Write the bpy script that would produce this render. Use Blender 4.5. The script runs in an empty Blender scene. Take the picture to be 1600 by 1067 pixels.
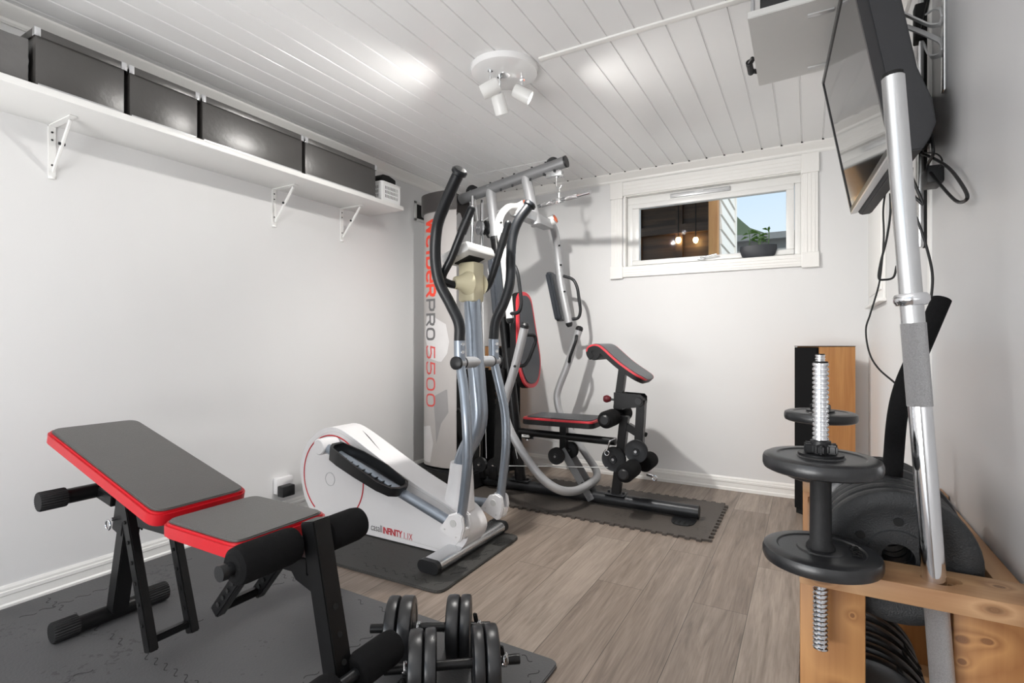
import bpy, bmesh, math, random
from mathutils import Vector, Matrix, Euler
random.seed(7)
R = math.radians
C = bpy.context.scene.collection
# ------------------------------------------------------------------ camera model (eye 1.0 m above the floor)
F, CX, CY = 815.0, 800.0, 534.0
TH = math.atan(462/815); cs, sn = math.cos(TH), math.sin(TH)
def at(px, py, X=None, Y=None, Z=None):
    a, b = (px-CX)/F, (CY-py)/F
    r = (a*cs-sn, a*sn+cs, b)
    k = X/r[0] if X is not None else Y/r[1] if Y is not None else (Z-1.0)/r[2]
    return Vector((r[0]*k, r[1]*k, 1.0+r[2]*k))
V = Vector
# ------------------------------------------------------------------ materials
def mat(name, col, rough=.5, metal=0., var=.06, scale=30., bump=0., bscale=200., coat=0., emit=None, estr=0., spec=.5):
    m = bpy.data.materials.new(name); m.use_nodes = True
    nt = m.node_tree; b = nt.nodes['Principled BSDF']
    b.inputs['Roughness'].default_value = rough; b.inputs['Metallic'].default_value = metal
    b.inputs['Specular IOR Level'].default_value = spec
    if coat: b.inputs['Coat Weight'].default_value = coat; b.inputs['Coat Roughness'].default_value = .1
    tc = nt.nodes.new('ShaderNodeTexCoord')
    n = nt.nodes.new('ShaderNodeTexNoise'); n.inputs['Scale'].default_value = scale; n.inputs['Detail'].default_value = 4
    nt.links.new(tc.outputs['Object'], n.inputs['Vector'])
    mx = nt.nodes.new('ShaderNodeMix'); mx.data_type = 'RGBA'
    mx.inputs[6].default_value = tuple(max(0, c*(1-var)) for c in col)+(1,)
    mx.inputs[7].default_value = tuple(min(1, c*(1+var)) for c in col)+(1,)
    nt.links.new(n.outputs['Fac'], mx.inputs[0]); nt.links.new(mx.outputs[2], b.inputs['Base Color'])
    if bump:
        n2 = nt.nodes.new('ShaderNodeTexNoise'); n2.inputs['Scale'].default_value = bscale; n2.inputs['Detail'].default_value = 3
        nt.links.new(tc.outputs['Object'], n2.inputs['Vector'])
        bp = nt.nodes.new('ShaderNodeBump'); bp.inputs['Strength'].default_value = bump; bp.inputs['Distance'].default_value = .003
        nt.links.new(n2.outputs['Fac'], bp.inputs['Height']); nt.links.new(bp.outputs['Normal'], b.inputs['Normal'])
    if emit: b.inputs['Emission Color'].default_value = tuple(emit)+(1,); b.inputs['Emission Strength'].default_value = estr
    return m
def s2l(*c): return tuple(((v/255)/12.92 if v/255 <= .04045 else ((v/255+.055)/1.055)**2.4) for v in c)
M = {}
M['wall'] = mat('wall_paint', s2l(224,224,224), .55, var=.012, scale=6, bump=.12, bscale=500)
M['wallR'] = mat('wall_paint_satin', s2l(214,214,215), .38, var=.02, scale=5, bump=.5, bscale=9)
M['lampw'] = mat('lamp_enamel', s2l(240,240,240), .12, var=.01, coat=.5)
M['ceil'] = mat('ceiling_gloss', s2l(240,240,240), .25, var=.012, scale=9)
M['trim'] = mat('trim_white', s2l(240,239,236), .35, var=.01)
M['white'] = mat('white_lacquer', s2l(236,236,234), .3, var=.01)
M['whitepl'] = mat('white_plastic', s2l(232,231,232), .35, var=.012)
M['cream'] = mat('cream_plastic', s2l(206,198,168), .45, var=.02)
M['greypl'] = mat('light_grey_plastic', s2l(205,205,203), .4, var=.02)
M['foam'] = mat('black_foam', s2l(20,20,21), .95, var=.35, scale=300, bump=.7, bscale=700, spec=.2)
M['blackpl'] = mat('black_plastic', s2l(24,25,27), .42, var=.1, bump=.1)
M['blackmetal'] = mat('black_powder_coat', s2l(21,21,22), .32, metal=.15, var=.15, spec=.35, bump=.08, bscale=900)
M['darkmetal'] = mat('anthracite_metal', s2l(46,47,49), .38, metal=.5, var=.1, bump=.08)
M['grip'] = mat('black_rubber_grip', s2l(19,22,26), .36, var=.1)
M['rubber'] = mat('black_rubber', s2l(30,30,31), .6, var=.15, spec=.35, bump=.2)
M['vinyl'] = mat('black_vinyl_plate', s2l(30,31,33), .34, var=.12, scale=60, bump=.06, bscale=300, spec=.7)
M['iron'] = mat('grey_cast_plate', s2l(38,40,42), .46, metal=.0, var=.16, scale=120, bump=.4, bscale=500)
M['chrome'] = mat('chrome', (.82,.83,.85), .09, metal=1., var=.01)
M['steel'] = mat('brushed_steel', (.68,.69,.70), .27, metal=1., var=.04)
M['knurl'] = mat('knurled_steel', (.5,.5,.51), .42, metal=1., var=.3, scale=500, bump=1., bscale=900)
M['silver'] = mat('silver_paint', s2l(176,177,179), .36, metal=.35, var=.03)
M['silverdark'] = mat('hammered_grey_paint', s2l(128,129,131), .38, metal=.35, var=.05, bump=.1)
M['bluesteel'] = mat('satin_blue_steel', s2l(150,159,170), .3, metal=.7, var=.03)
M['redleather'] = mat('red_vinyl', s2l(190,22,34), .36, var=.06, bump=.15, bscale=400)
M['pinkred'] = mat('coral_red_vinyl', s2l(200,52,62), .4, var=.06)
M['leather'] = mat('charcoal_vinyl', s2l(84,82,80), .31, var=.07, scale=14, bump=.25, bscale=260)
M['leatherd'] = mat('dark_vinyl', s2l(50,54,60), .34, var=.07, bump=.2, bscale=260)
M['padside'] = mat('black_pad_side', s2l(22,22,23), .5, var=.1, spec=.35)
M['orange'] = mat('orange_cap', s2l(240,110,60), .35, var=.03)
M['dkred'] = mat('dark_red_knob', s2l(96,22,30), .35, var=.05)
M['red'] = mat('red_ink', s2l(196,30,42), .4, var=.02)
M['logored'] = mat('coral_ink', s2l(240,72,50), .45, var=.02)
M['logored2'] = mat('red_outline_ink', s2l(212,82,78), .45, var=.02)
M['logogrey'] = mat('grey_ink', s2l(104,103,104), .45, var=.02)
M['shroud'] = mat('pearl_grey_shroud', s2l(178,174,172), .4, var=.05, scale=5)
M['print1'] = mat('pale_print', s2l(208,206,206), .42, var=.1, scale=9)
M['print2'] = mat('mid_print', s2l(150,148,148), .42, var=.12, scale=9)
M['bronze'] = mat('bronze_grey_cap', s2l(96,93,92), .3, metal=.55, var=.03)
M['screen'] = mat('screen_glass', s2l(26,26,28), .05, var=.0, spec=.9, coat=.6)
M['bezel'] = mat('tv_bezel', s2l(40,40,42), .3, var=.05)
M['tvback'] = mat('tv_casing', s2l(42,43,46), .6, var=.06, bump=.15, bscale=500)
M['silverpl'] = mat('silver_plastic', s2l(196,197,198), .3, metal=.3, var=.05)
M['card'] = mat('black_card', s2l(62,60,58), .36, var=.12, scale=10, bump=.3, bscale=45, spec=1.)
M['cardgrey'] = mat('grey_card', s2l(104,103,102), .5, var=.16, scale=22, bump=.3, bscale=80)
M['basket'] = mat('white_basket', s2l(240,240,240), .4, var=.01)
M['soot'] = mat('matt_black', s2l(10,10,10), .8, var=.1)
M['leaf'] = mat('leaf_green', s2l(70,110,40), .45, var=.35, scale=40)
M['soil'] = mat('soil', s2l(40,30,24), .9, var=.3)
M['pot'] = mat('slate_pot', s2l(48,51,57), .5, var=.08)
M['glow'] = mat('warm_bulb', (1,.8,.5), .5, emit=(1,.62,.25), estr=32)
M['bulb'] = mat('lamp_lens', (1,1,1), .5, emit=(1,.97,.92), estr=6)
M['hill'] = mat('hillside', s2l(92,104,84), .95, var=.35, scale=.6)
M['roofg'] = mat('grey_roofing', s2l(140,138,136), .8, var=.15, scale=12)
M['concrete'] = mat('pale_render', s2l(170,165,160), .85, var=.1, scale=8)
M['siding'] = mat('white_siding', s2l(226,221,214), .6, var=.03)
M['twine'] = mat('cable_black', s2l(18,18,19), .5)
M['cable'] = mat('coated_cable', s2l(215,216,216), .35, metal=.3)

def wood(name, c1, c2, axis=1, scale=1., knots=0, ring=9., rough=.5):
    m = bpy.data.materials.new(name); m.use_nodes = True; nt = m.node_tree; b = nt.nodes['Principled BSDF']
    L = nt.links.new; tc = nt.nodes.new('ShaderNodeTexCoord')
    mp = nt.nodes.new('ShaderNodeMapping'); sc = [ring*3*scale]*3; sc[axis] = 1.4*scale; mp.inputs['Scale'].default_value = sc
    L(tc.outputs['Object'], mp.inputs['Vector'])
    n = nt.nodes.new('ShaderNodeTexNoise'); n.inputs['Scale'].default_value = 1; n.inputs['Detail'].default_value = 5; n.inputs['Distortion'].default_value = .6
    L(mp.outputs[0], n.inputs['Vector'])
    fac = n.outputs['Fac']; kmask = None
    for (kx, ky, kz, rx, ry, rz) in (knots or []):
        mk_ = nt.nodes.new('ShaderNodeMapping'); mk_.vector_type = 'POINT'; mk_.inputs['Scale'].default_value = (1/rx, 1/ry, 1/rz); mk_.inputs['Location'].default_value = (-kx/rx, -ky/ry, -kz/rz)
        L(tc.outputs['Object'], mk_.inputs['Vector']); ln = nt.nodes.new('ShaderNodeVectorMath'); ln.operation = 'LENGTH'; L(mk_.outputs[0], ln.inputs[0])
        a_ = nt.nodes.new('ShaderNodeMath'); a_.operation = 'ADD'; a_.inputs[1].default_value = .7; L(ln.outputs['Value'], a_.inputs[0])
        d_ = nt.nodes.new('ShaderNodeMath'); d_.operation = 'DIVIDE'; d_.inputs[0].default_value = 1.2; L(a_.outputs[0], d_.inputs[1])
        s_ = nt.nodes.new('ShaderNodeMath'); s_.operation = 'ADD'; L(fac, s_.inputs[0]); L(d_.outputs[0], s_.inputs[1]); fac = s_.outputs[0]
        r_ = nt.nodes.new('ShaderNodeMapRange'); r_.inputs['From Min'].default_value = 1.15; r_.inputs['From Max'].default_value = .75; L(ln.outputs['Value'], r_.inputs['Value'])
        if kmask is None: kmask = r_.outputs[0]
        else:
            m_ = nt.nodes.new('ShaderNodeMath'); m_.operation = 'MAXIMUM'; L(kmask, m_.inputs[0]); L(r_.outputs[0], m_.inputs[1]); kmask = m_.outputs[0]
    mul = nt.nodes.new('ShaderNodeMath'); mul.operation = 'MULTIPLY'; mul.inputs[1].default_value = 5
    L(fac, mul.inputs[0])
    fr = nt.nodes.new('ShaderNodeMath'); fr.operation = 'PINGPONG'; fr.inputs[1].default_value = 1
    L(mul.outputs[0], fr.inputs[0])
    mp2 = nt.nodes.new('ShaderNodeMapping'); sc = [160*scale]*3; sc[axis] = 5*scale; mp2.inputs['Scale'].default_value = sc
    L(tc.outputs['Object'], mp2.inputs['Vector'])
    n2 = nt.nodes.new('ShaderNodeTexNoise'); n2.inputs['Scale'].default_value = 1; n2.inputs['Detail'].default_value = 3
    L(mp2.outputs[0], n2.inputs['Vector'])
    ad = nt.nodes.new('ShaderNodeMath'); ad.operation = 'MULTIPLY_ADD'; ad.inputs[1].default_value = .5
    L(fr.outputs[0], ad.inputs[0]); 
    m3 = nt.nodes.new('ShaderNodeMath'); m3.operation = 'MULTIPLY'; m3.inputs[1].default_value = .55
    L(n2.outputs['Fac'], m3.inputs[0]); L(m3.outputs[0], ad.inputs[2])
    mx = nt.nodes.new('ShaderNodeMix'); mx.data_type = 'RGBA'; mx.inputs[6].default_value = c1+(1,); mx.inputs[7].default_value = c2+(1,)
    L(ad.outputs[0], mx.inputs[0]); out = mx.outputs[2]
    if kmask is not None:
        mk = nt.nodes.new('ShaderNodeMix'); mk.data_type = 'RGBA'; mk.inputs[7].default_value = tuple(v*.62 for v in c2)+(1,)
        m9 = nt.nodes.new('ShaderNodeMath'); m9.operation = 'MULTIPLY'; m9.inputs[1].default_value = .75; L(kmask, m9.inputs[0])
        L(m9.outputs[0], mk.inputs[0]); L(out, mk.inputs[6]); out = mk.outputs[2]
    L(out, b.inputs['Base Color']); b.inputs['Roughness'].default_value = rough
    bp = nt.nodes.new('ShaderNodeBump'); bp.inputs['Strength'].default_value = .15; bp.inputs['Distance'].default_value = .002
    L(n2.outputs['Fac'], bp.inputs['Height']); L(bp.outputs[0], b.inputs['Normal'])
    return m
KO = (.13, 1.35, 0)
def kn(X_, Y_, Z_, a, b__, c__): return (X_-KO[0], Y_-KO[1], Z_-KO[2], a, b__, c__)
M['pineX'] = wood('pine_along_x', s2l(198,160,120), s2l(136,94,60), 0, .5, [kn(.022,1.0,.606,.017,.02,.0075), kn(.235,1.0,.612,.012,.02,.006), kn(.255,1.06,.626,.008,.006,.01), kn(.09,1.07,.60,.02,.02,.01)], 5)
M['pineY'] = wood('pine_along_y', s2l(198,160,120), s2l(146,102,66), 1, .5, 0, 5)
M['pineZ'] = wood('pine_along_z', s2l(194,144,88), s2l(140,88,46), 2, .5, [kn(.066,1.056,.535,.0035,.01,.004), kn(.048,1.056,.40,.01,.01,.008), kn(.21,1.056,.535,.009,.012,.006), kn(.21,1.056,.50,.006,.012,.005), kn(.24,1.056,.54,.008,.012,.005)], 5)
M['oak'] = wood('oak_veneer', s2l(222,166,104), s2l(192,130,72), 2, .9, None, 6, .4)
M['dktimber'] = wood('dark_timber', s2l(92,68,46), s2l(40,30,24), 0, .6, None)

def floor_mat():
    m = bpy.data.materials.new('laminate_planks'); m.use_nodes = True; nt = m.node_tree; b = nt.nodes['Principled BSDF']; L = nt.links.new
    tc = nt.nodes.new('ShaderNodeTexCoord'); sp = nt.nodes.new('ShaderNodeSeparateXYZ'); cb = nt.nodes.new('ShaderNodeCombineXYZ')
    L(tc.outputs['Object'], sp.inputs[0]); L(sp.outputs[1], cb.inputs[0]); L(sp.outputs[0], cb.inputs[1])
    br = nt.nodes.new('ShaderNodeTexBrick'); br.offset = .37; br.inputs['Scale'].default_value = 1
    br.inputs['Brick Width'].default_value = 1.28; br.inputs['Row Height'].default_value = .192
    br.inputs['Mortar Size'].default_value = .0012; br.inputs['Mortar Smooth'].default_value = .1
    br.inputs['Color1'].default_value = s2l(166,152,140)+(1,); br.inputs['Color2'].default_value = s2l(144,129,117)+(1,)
    br.inputs['Mortar'].default_value = s2l(88,78,70)+(1,)
    L(cb.outputs[0], br.inputs['Vector'])
    # grain: stretched along the plank, shifted per plank by its colour
    mp = nt.nodes.new('ShaderNodeMapping'); mp.inputs['Scale'].default_value = (22, 1.6, 1)
    L(tc.outputs['Object'], mp.inputs[0])
    ad = nt.nodes.new('ShaderNodeVectorMath'); ad.operation = 'ADD'; L(mp.outputs[0], ad.inputs[0])
    mu = nt.nodes.new('ShaderNodeVectorMath'); mu.operation = 'SCALE'; mu.inputs['Scale'].default_value = 60
    L(br.outputs['Color'], mu.inputs[0]); L(mu.outputs[0], ad.inputs[1])
    n = nt.nodes.new('ShaderNodeTexNoise'); n.inputs['Scale'].default_value = 1; n.inputs['Detail'].default_value = 7; n.inputs['Roughness'].default_value = .65; n.inputs['Distortion'].default_value = 1.2
    L(ad.outputs[0], n.inputs['Vector'])
    cr = nt.nodes.new('ShaderNodeValToRGB'); e = cr.color_ramp.elements
    e[0].position = .28; e[0].color = (.32,.3,.28,1); e[1].position = .62; e[1].color = (1,1,1,1)
    x = cr.color_ramp.elements.new(.42); x.color = (.66,.65,.64,1)
    L(n.outputs['Fac'], cr.inputs[0])
    n2 = nt.nodes.new('ShaderNodeTexNoise'); n2.inputs['Scale'].default_value = 2.2; n2.inputs['Detail'].default_value = 3
    L(ad.outputs[0], n2.inputs['Vector'])
    mx = nt.nodes.new('ShaderNodeMix'); mx.data_type = 'RGBA'; mx.blend_type = 'MULTIPLY'; mx.inputs[0].default_value = .8
    L(br.outputs['Color'], mx.inputs[6]); L(cr.outputs[0], mx.inputs[7])
    mpf = nt.nodes.new('ShaderNodeMapping'); mpf.inputs['Scale'].default_value = (170, 7, 1); L(tc.outputs['Object'], mpf.inputs[0])
    nf = nt.nodes.new('ShaderNodeTexNoise'); nf.inputs['Scale'].default_value = 1; nf.inputs['Detail'].default_value = 3; L(mpf.outputs[0], nf.inputs['Vector'])
    cf = nt.nodes.new('ShaderNodeValToRGB'); cf.color_ramp.elements[0].position = .35; cf.color_ramp.elements[0].color = (.74,.72,.7,1); cf.color_ramp.elements[1].position = .6; cf.color_ramp.elements[1].color = (1,1,1,1)
    L(nf.outputs['Fac'], cf.inputs[0]); mf = nt.nodes.new('ShaderNodeMix'); mf.data_type = 'RGBA'; mf.blend_type = 'MULTIPLY'; mf.inputs[0].default_value = .7
    L(mx.outputs[2], mf.inputs[6]); L(cf.outputs[0], mf.inputs[7]); L(mf.outputs[2], b.inputs['Base Color'])
    b.inputs['Roughness'].default_value = .42
    bp = nt.nodes.new('ShaderNodeBump'); bp.inputs['Strength'].default_value = .12; bp.inputs['Distance'].default_value = .002
    L(n.outputs['Fac'], bp.inputs['Height']); L(bp.outputs[0], b.inputs['Normal'])
    return m
M['floor'] = floor_mat()
def eva(name, col, seam_px, seam_py, speck=.5):
    m = mat(name, col, .62, var=.16, scale=3.5, bump=.35, bscale=140)
    nt = m.node_tree; b = nt.nodes['Principled BSDF']; L = nt.links.new
    src = b.inputs['Base Color'].links[0].from_socket
    tc = nt.nodes.new('ShaderNodeTexCoord')
    n = nt.nodes.new('ShaderNodeTexNoise'); n.inputs['Scale'].default_value = 55; n.inputs['Detail'].default_value = 2
    L(tc.outputs['Object'], n.inputs['Vector'])
    n3 = nt.nodes.new('ShaderNodeTexNoise'); n3.inputs['Scale'].default_value = 3.; L(tc.outputs['Object'], n3.inputs['Vector'])
    ml = nt.nodes.new('ShaderNodeMath'); ml.operation = 'MULTIPLY'; L(n.outputs['Fac'], ml.inputs[0]); L(n3.outputs['Fac'], ml.inputs[1])
    cr = nt.nodes.new('ShaderNodeValToRGB'); cr.color_ramp.elements[0].position = .37; cr.color_ramp.elements[0].color = (1,1,1,1)
    cr.color_ramp.elements[1].position = .4; cr.color_ramp.elements[1].color = (.3,.3,.3,1); L(ml.outputs[0], cr.inputs[0])
    mx = nt.nodes.new('ShaderNodeMix'); mx.data_type = 'RGBA'; mx.blend_type = 'MULTIPLY'; mx.inputs[0].default_value = speck
    L(src, mx.inputs[6]); L(cr.outputs[0], mx.inputs[7]); L(mx.outputs[2], b.inputs['Base Color'])
    return m
M['eva'] = eva('dark_foam_mat', s2l(84,84,85), 0, 0)
M['evab'] = eva('brown_grey_foam_mat', s2l(74,68,63), 0, 0)
M['evae'] = eva('anthracite_foam_mat', s2l(62,61,59), 0, 0)
M['seam'] = mat('mat_seam', s2l(30,30,30), .8)

# ------------------------------------------------------------------ mesh builder
def basis(n):
    n = n.normalized(); a = V((0,0,1)) if abs(n.z) < .9 else V((1,0,0))
    u = n.cross(a).normalized(); return u, n.cross(u).normalized()
def smooth_path(pts, k=6):
    pts = [V(p) for p in pts]
    if len(pts) < 3: return pts
    out = []; P = [pts[0]*2-pts[1]]+pts+[pts[-1]*2-pts[-2]]
    for i in range(1, len(P)-2):
        for j in range(k):
            t = j/k; a,b_,c,d = P[i-1],P[i],P[i+1],P[i+2]
            out.append(.5*((2*b_)+(c-a)*t+(2*a-5*b_+4*c-d)*t*t+(3*b_-a-3*c+d)*t**3))
    out.append(pts[-1]); return out
def fillet(pts, r, k=5):
    pts = [V(p) for p in pts]; out = [pts[0]]
    for i in range(1, len(pts)-1):
        a,b_,c = pts[i-1],pts[i],pts[i+1]; d1=(a-b_); d2=(c-b_)
        rr = min(r, d1.length*.45, d2.length*.45); p=b_+d1.normalized()*rr; q=b_+d2.normalized()*rr
        for j in range(k+1):
            t=j/k; out.append(p*(1-t)**2+b_*2*t*(1-t)+q*t*t)
    out.append(pts[-1]); return out
class B:
    def __init__(s): s.bm = bmesh.new()
    def _merge(s, o):
        me = bpy.data.meshes.new('t'); o.to_mesh(me); s.bm.from_mesh(me); bpy.data.meshes.remove(me); o.free(); return s
    def box(s, a, b, bev=0, rot=None, piv=None):
        """axis box between corners a and b, optionally bevelled and rotated about piv"""
        o = bmesh.new(); a, b = V(a), V(b)
        bmesh.ops.create_cube(o, size=1, matrix=Matrix.LocRotScale((a+b)/2, None, V([max(abs(b[i]-a[i]), 1e-5) for i in range(3)])))
        if bev: bmesh.ops.bevel(o, geom=o.edges[:]+o.verts[:], offset=bev, segments=2, affect='EDGES', profile=.5)
        if rot is not None:
            c = (a+b)/2 if piv is None else V(piv)
            bmesh.ops.rotate(o, verts=o.verts, cent=c, matrix=rot)
        return s._merge(o)
    def tube(s, pts, r, n=16, sec=None, caps=True, up=None, bev=0):
        pts = [V(p) for p in pts]; o = bmesh.new(); rings = []
        rs = r if isinstance(r, (list, tuple)) else [r]*len(pts)
        T = []
        for i in range(len(pts)):
            a = pts[max(i-1,0)]; b_ = pts[min(i+1,len(pts)-1)]; T.append((b_-a).normalized())
        u, w = basis(T[0])
        if up is not None: w = (V(up)-T[0]*V(up).dot(T[0])).normalized(); u = w.cross(T[0]).normalized()
        if sec is None: sec = [(math.cos(2*math.pi*k/n), math.sin(2*math.pi*k/n)) for k in range(n)]
        for i, p in enumerate(pts):
            if i:
                q = T[i-1].rotation_difference(T[i]); u = q @ u; w = q @ w
            rings.append([o.verts.new(p+(u*x+w*y)*rs[i]) for x, y in sec])
        m = len(sec)
        for i in range(len(rings)-1):
            for k in range(m): o.faces.new((rings[i][k], rings[i][(k+1)%m], rings[i+1][(k+1)%m], rings[i+1][k]))
        if caps: o.faces.new(rings[0][::-1]); o.faces.new(rings[-1])
        bmesh.ops.recalc_face_normals(o, faces=o.faces)
        if bev: bmesh.ops.bevel(o, geom=[e for e in o.edges if e.calc_face_angle(0) > .9], offset=bev, segments=2, affect='EDGES')
        return s._merge(o)
    def bar(s, p, q, w, h=None, up=(0,0,1), bev=.003):
        """rectangular tube"""
        h = h or w; return s.tube([p, q], 1, sec=[(-w/2,-h/2),(w/2,-h/2),(w/2,h/2),(-w/2,h/2)], up=up, bev=bev)
    def cyl(s, p, q, r, n=28, bev=0): return s.tube([p, q], r, n=n, bev=bev)
    def lathe(s, prof, org=(0,0,0), axis=(0,0,1), n=40, closed=False):
        """prof: (radius, height) list"""
        ax = V(axis).normalized(); u, w = basis(ax); org = V(org); o = bmesh.new(); rings = []
        for r_, h in prof:
            if r_ < 1e-6: rings.append([o.verts.new(org+ax*h)])
            else: rings.append([o.verts.new(org+ax*h+(u*math.cos(2*math.pi*k/n)+w*math.sin(2*math.pi*k/n))*r_) for k in range(n)])
        seq = list(range(len(rings)))+([0] if closed else [])
        for i, j in zip(seq, seq[1:]):
            a, b_ = rings[i], rings[j]
            for k in range(n):
                k2 = (k+1)%n
                if len(a) == 1 and len(b_) == 1: continue
                if len(a) == 1: o.faces.new((a[0], b_[k2], b_[k]))
                elif len(b_) == 1: o.faces.new((a[k], a[k2], b_[0]))
                else: o.faces.new((a[k], a[k2], b_[k2], b_[k]))
        bmesh.ops.recalc_face_normals(o, faces=o.faces); return s._merge(o)
    def prism(s, pts, vec, bev=0, seg=2):
        o = bmesh.new(); vec = V(vec)
        f = o.faces.new([o.verts.new(V(p)) for p in pts]); g = bmesh.ops.extrude_face_region(o, geom=[f])
        bmesh.ops.translate(o, verts=[v for v in g['geom'] if isinstance(v, bmesh.types.BMVert)], vec=vec)
        bmesh.ops.recalc_face_normals(o, faces=o.faces)
        if bev:
            bmesh.ops.bevel(o, geom=[e for e in o.edges if e.calc_face_angle(0) > .7], offset=bev, segments=seg, affect='EDGES')
        return s._merge(o)
    def ball(s, c, r, sc=(1,1,1), n=20):
        o = bmesh.new(); bmesh.ops.create_uvsphere(o, u_segments=n, v_segments=n//2, radius=r)
        bmesh.ops.transform(o, verts=o.verts, matrix=Matrix.LocRotScale(V(c), None, V(sc))); return s._merge(o)
    def torus(s, c, R_, r, axis=(0,0,1), n=32, m=10, a0=0, a1=2*math.pi, ref=None):
        ax = V(axis).normalized(); u, w = basis(ax)
        if ref is not None: u = V(ref).normalized(); w = ax.cross(u)
        full = abs(a1-a0) > 6.28
        pts = [V(c)+(u*math.cos(a0+(a1-a0)*k/n)+w*math.sin(a0+(a1-a0)*k/n))*R_ for k in range(n+(0 if full else 1))]
        if full: pts.append(pts[0]); 
        return s.tube(pts, r, n=m, caps=not full)
    def obj(s, name, m, parent=None, smooth=35, mat_world=True):
        me = bpy.data.meshes.new(name); s.bm.to_mesh(me); s.bm.free()
        for p in me.polygons: p.use_smooth = True
        me.set_sharp_from_angle(angle=R(smooth))
        me.materials.append(m)
        o = bpy.data.objects.new(name, me); C.objects.link(o)
        if parent is not None:
            root = parent
            while root.parent: root = root.parent
            me.transform(Matrix.Translation(-root.location)); o.parent = parent
        elif mat_world and len(me.vertices):
            xs = [v.co for v in me.vertices]
            c = V(((min(v.x for v in xs)+max(v.x for v in xs))/2, (min(v.y for v in xs)+max(v.y for v in xs))/2, min(v.z for v in xs)))
            me.transform(Matrix.Translation(-c)); o.location = c
        return o
def tag(o, label, cat, group=None):
    o['label'] = label; o['category'] = cat
    if group: o['group'] = group
    return o
def thing(name, label, cat, loc=(0,0,0), group=None):
    o = bpy.data.objects.new(name, None); C.objects.link(o); o.location = loc; o.empty_display_size = .05
    return tag(o, label, cat, group)
def struct(o): o['kind'] = 'structure'; return o
def cut(o, cutters):
    """boolean difference baked into the mesh"""
    for cbm in cutters:
        me = bpy.data.meshes.new('c'); cbm.bm.to_mesh(me); cbm.bm.free(); c = bpy.data.objects.new('c', me); C.objects.link(c)
        root = o
        c.matrix_world = Matrix.Identity(4)
        md = o.modifiers.new('b', 'BOOLEAN'); md.object = c; md.operation = 'DIFFERENCE'; md.solver = 'EXACT'
        bpy.context.view_layer.update()
        dg = bpy.context.evaluated_depsgraph_get(); new = bpy.data.meshes.new_from_object(o.evaluated_get(dg))
        o.modifiers.clear(); o.data = new; bpy.data.objects.remove(c); 
        for p in new.polygons: p.use_smooth = True
        new.set_sharp_from_angle(angle=R(30))
def text_mesh(txt, size, ext=.0006, xs=1., space=1., off=0.):
    cu = bpy.data.curves.new('t', 'FONT'); cu.body = txt; cu.size = size; cu.extrude = ext; cu.space_character = space; cu.offset = off
    o = bpy.data.objects.new('t', cu); C.objects.link(o); bpy.context.view_layer.update()
    me = bpy.data.meshes.new_from_object(o.evaluated_get(bpy.context.evaluated_depsgraph_get())); bpy.data.objects.remove(o)
    me.transform(Matrix.Diagonal((xs,1,1,1))); return me
def place_text(name, me, m, parent, fn):
    for v in me.vertices: v.co = fn(v.co)
    me.materials.clear(); me.materials.append(m); o = bpy.data.objects.new(name, me); C.objects.link(o)
    root = parent
    while root.parent: root = root.parent
    me.transform(Matrix.Translation(-root.location)); o.parent = parent; return o

# ================================================================== THE ROOM
XL, XR, XN, YB, H, YN = -2.61, .318, .30, 3.79, 2.25, 1.86
Y0 = -1.3
struct(B().box((XL-.1, Y0, -.06), (XR+.1, YB+.1, 0)).obj('floor', M['floor'], mat_world=False))
struct(B().box((XL-.12, Y0, 0), (XL, YB+.1, H+.1)).obj('wall_left', M['wall']))
WX0, WX1, WZ0, WZ1 = -1.185, -.03, 1.55, 2.085   # window opening
struct(B().box((XL, YB, 0), (XR+.1, YB+.18, WZ0)).box((XL, YB, WZ1), (XR+.1, YB+.18, H+.1)).box((XL, YB, WZ0), (WX0, YB+.18, WZ1))
       .box((WX1, YB, WZ0), (XR+.1, YB+.18, WZ1)).obj('wall_back', M['wall']))
struct(B().box((XR, YN-.02, 0), (XR+.1, YB+.1, H+.1)).obj('wall_right', M['wall']))
struct(B().box((XN, Y0, 0), (XR+.1, YN, H+.1), .003).obj('wall_front', M['wallR']))
struct(B().box((XL, Y0-.1, 0), (-2.2, Y0, H+.1)).box((-.3, Y0-.1, 0), (XR+.1, Y0, H+.1)).box((-2.2, Y0-.1, 2.05), (-.3, Y0, H+.1)).obj('wall_entrance', M['wall']))
# ceiling boards run along Y, a groove every 113.5 mm
b = B(); P = .1135; x = -1.281-12*P
while x < XR+.2:
    pr = [(x+.004, H), (x+P-.004, H), (x+P-.002, H+.005), (x+P+.002, H+.005), (x+P+.002, H+.03), (x-.0,H+.03), (x, H+.005), (x+.002, H+.005)]
    b.prism([(p[0], Y0, p[1]) for p in pr[:6]+[(x+.002,H+.03),(x+.002,H+.005)]], (0, YB-Y0+.1, 0)); x += P
struct(b.box((XL-.1, Y0, H+.006), (XR+.1, YB+.1, H+.1)).obj('ceiling', M['ceil'], smooth=15))
def crown(b, p, q, inw, up=(0,0,1), d=.05, h=.062):
    prof = [(0,0),(d,0),(d,-.008),(d-.006,-.016),(.026,-.03),(.014,-.044),(.012,-.054),(.006,-h),(0,-h)]
    p, q, inw, up = V(p), V(q), V(inw), V(up)
    b.prism([p+inw*a+up*z for a, z in prof], q-p)
b = B(); crown(b, (XL, Y0, H), (XL, YB, H), (1,0,0)); struct(b.obj('trim_1', M['trim'], smooth=20))
b = B(); crown(b, (XL, YB, H), (XR, YB, H), (0,-1,0)); struct(b.obj('trim_2', M['trim'], smooth=20))
b = B(); crown(b, (XR, YN, H), (XR, YB, H), (-1,0,0), d=.04, h=.05); struct(b.obj('trim_3', M['trim'], smooth=20))
b = B(); x = -1.281-9*P
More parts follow.
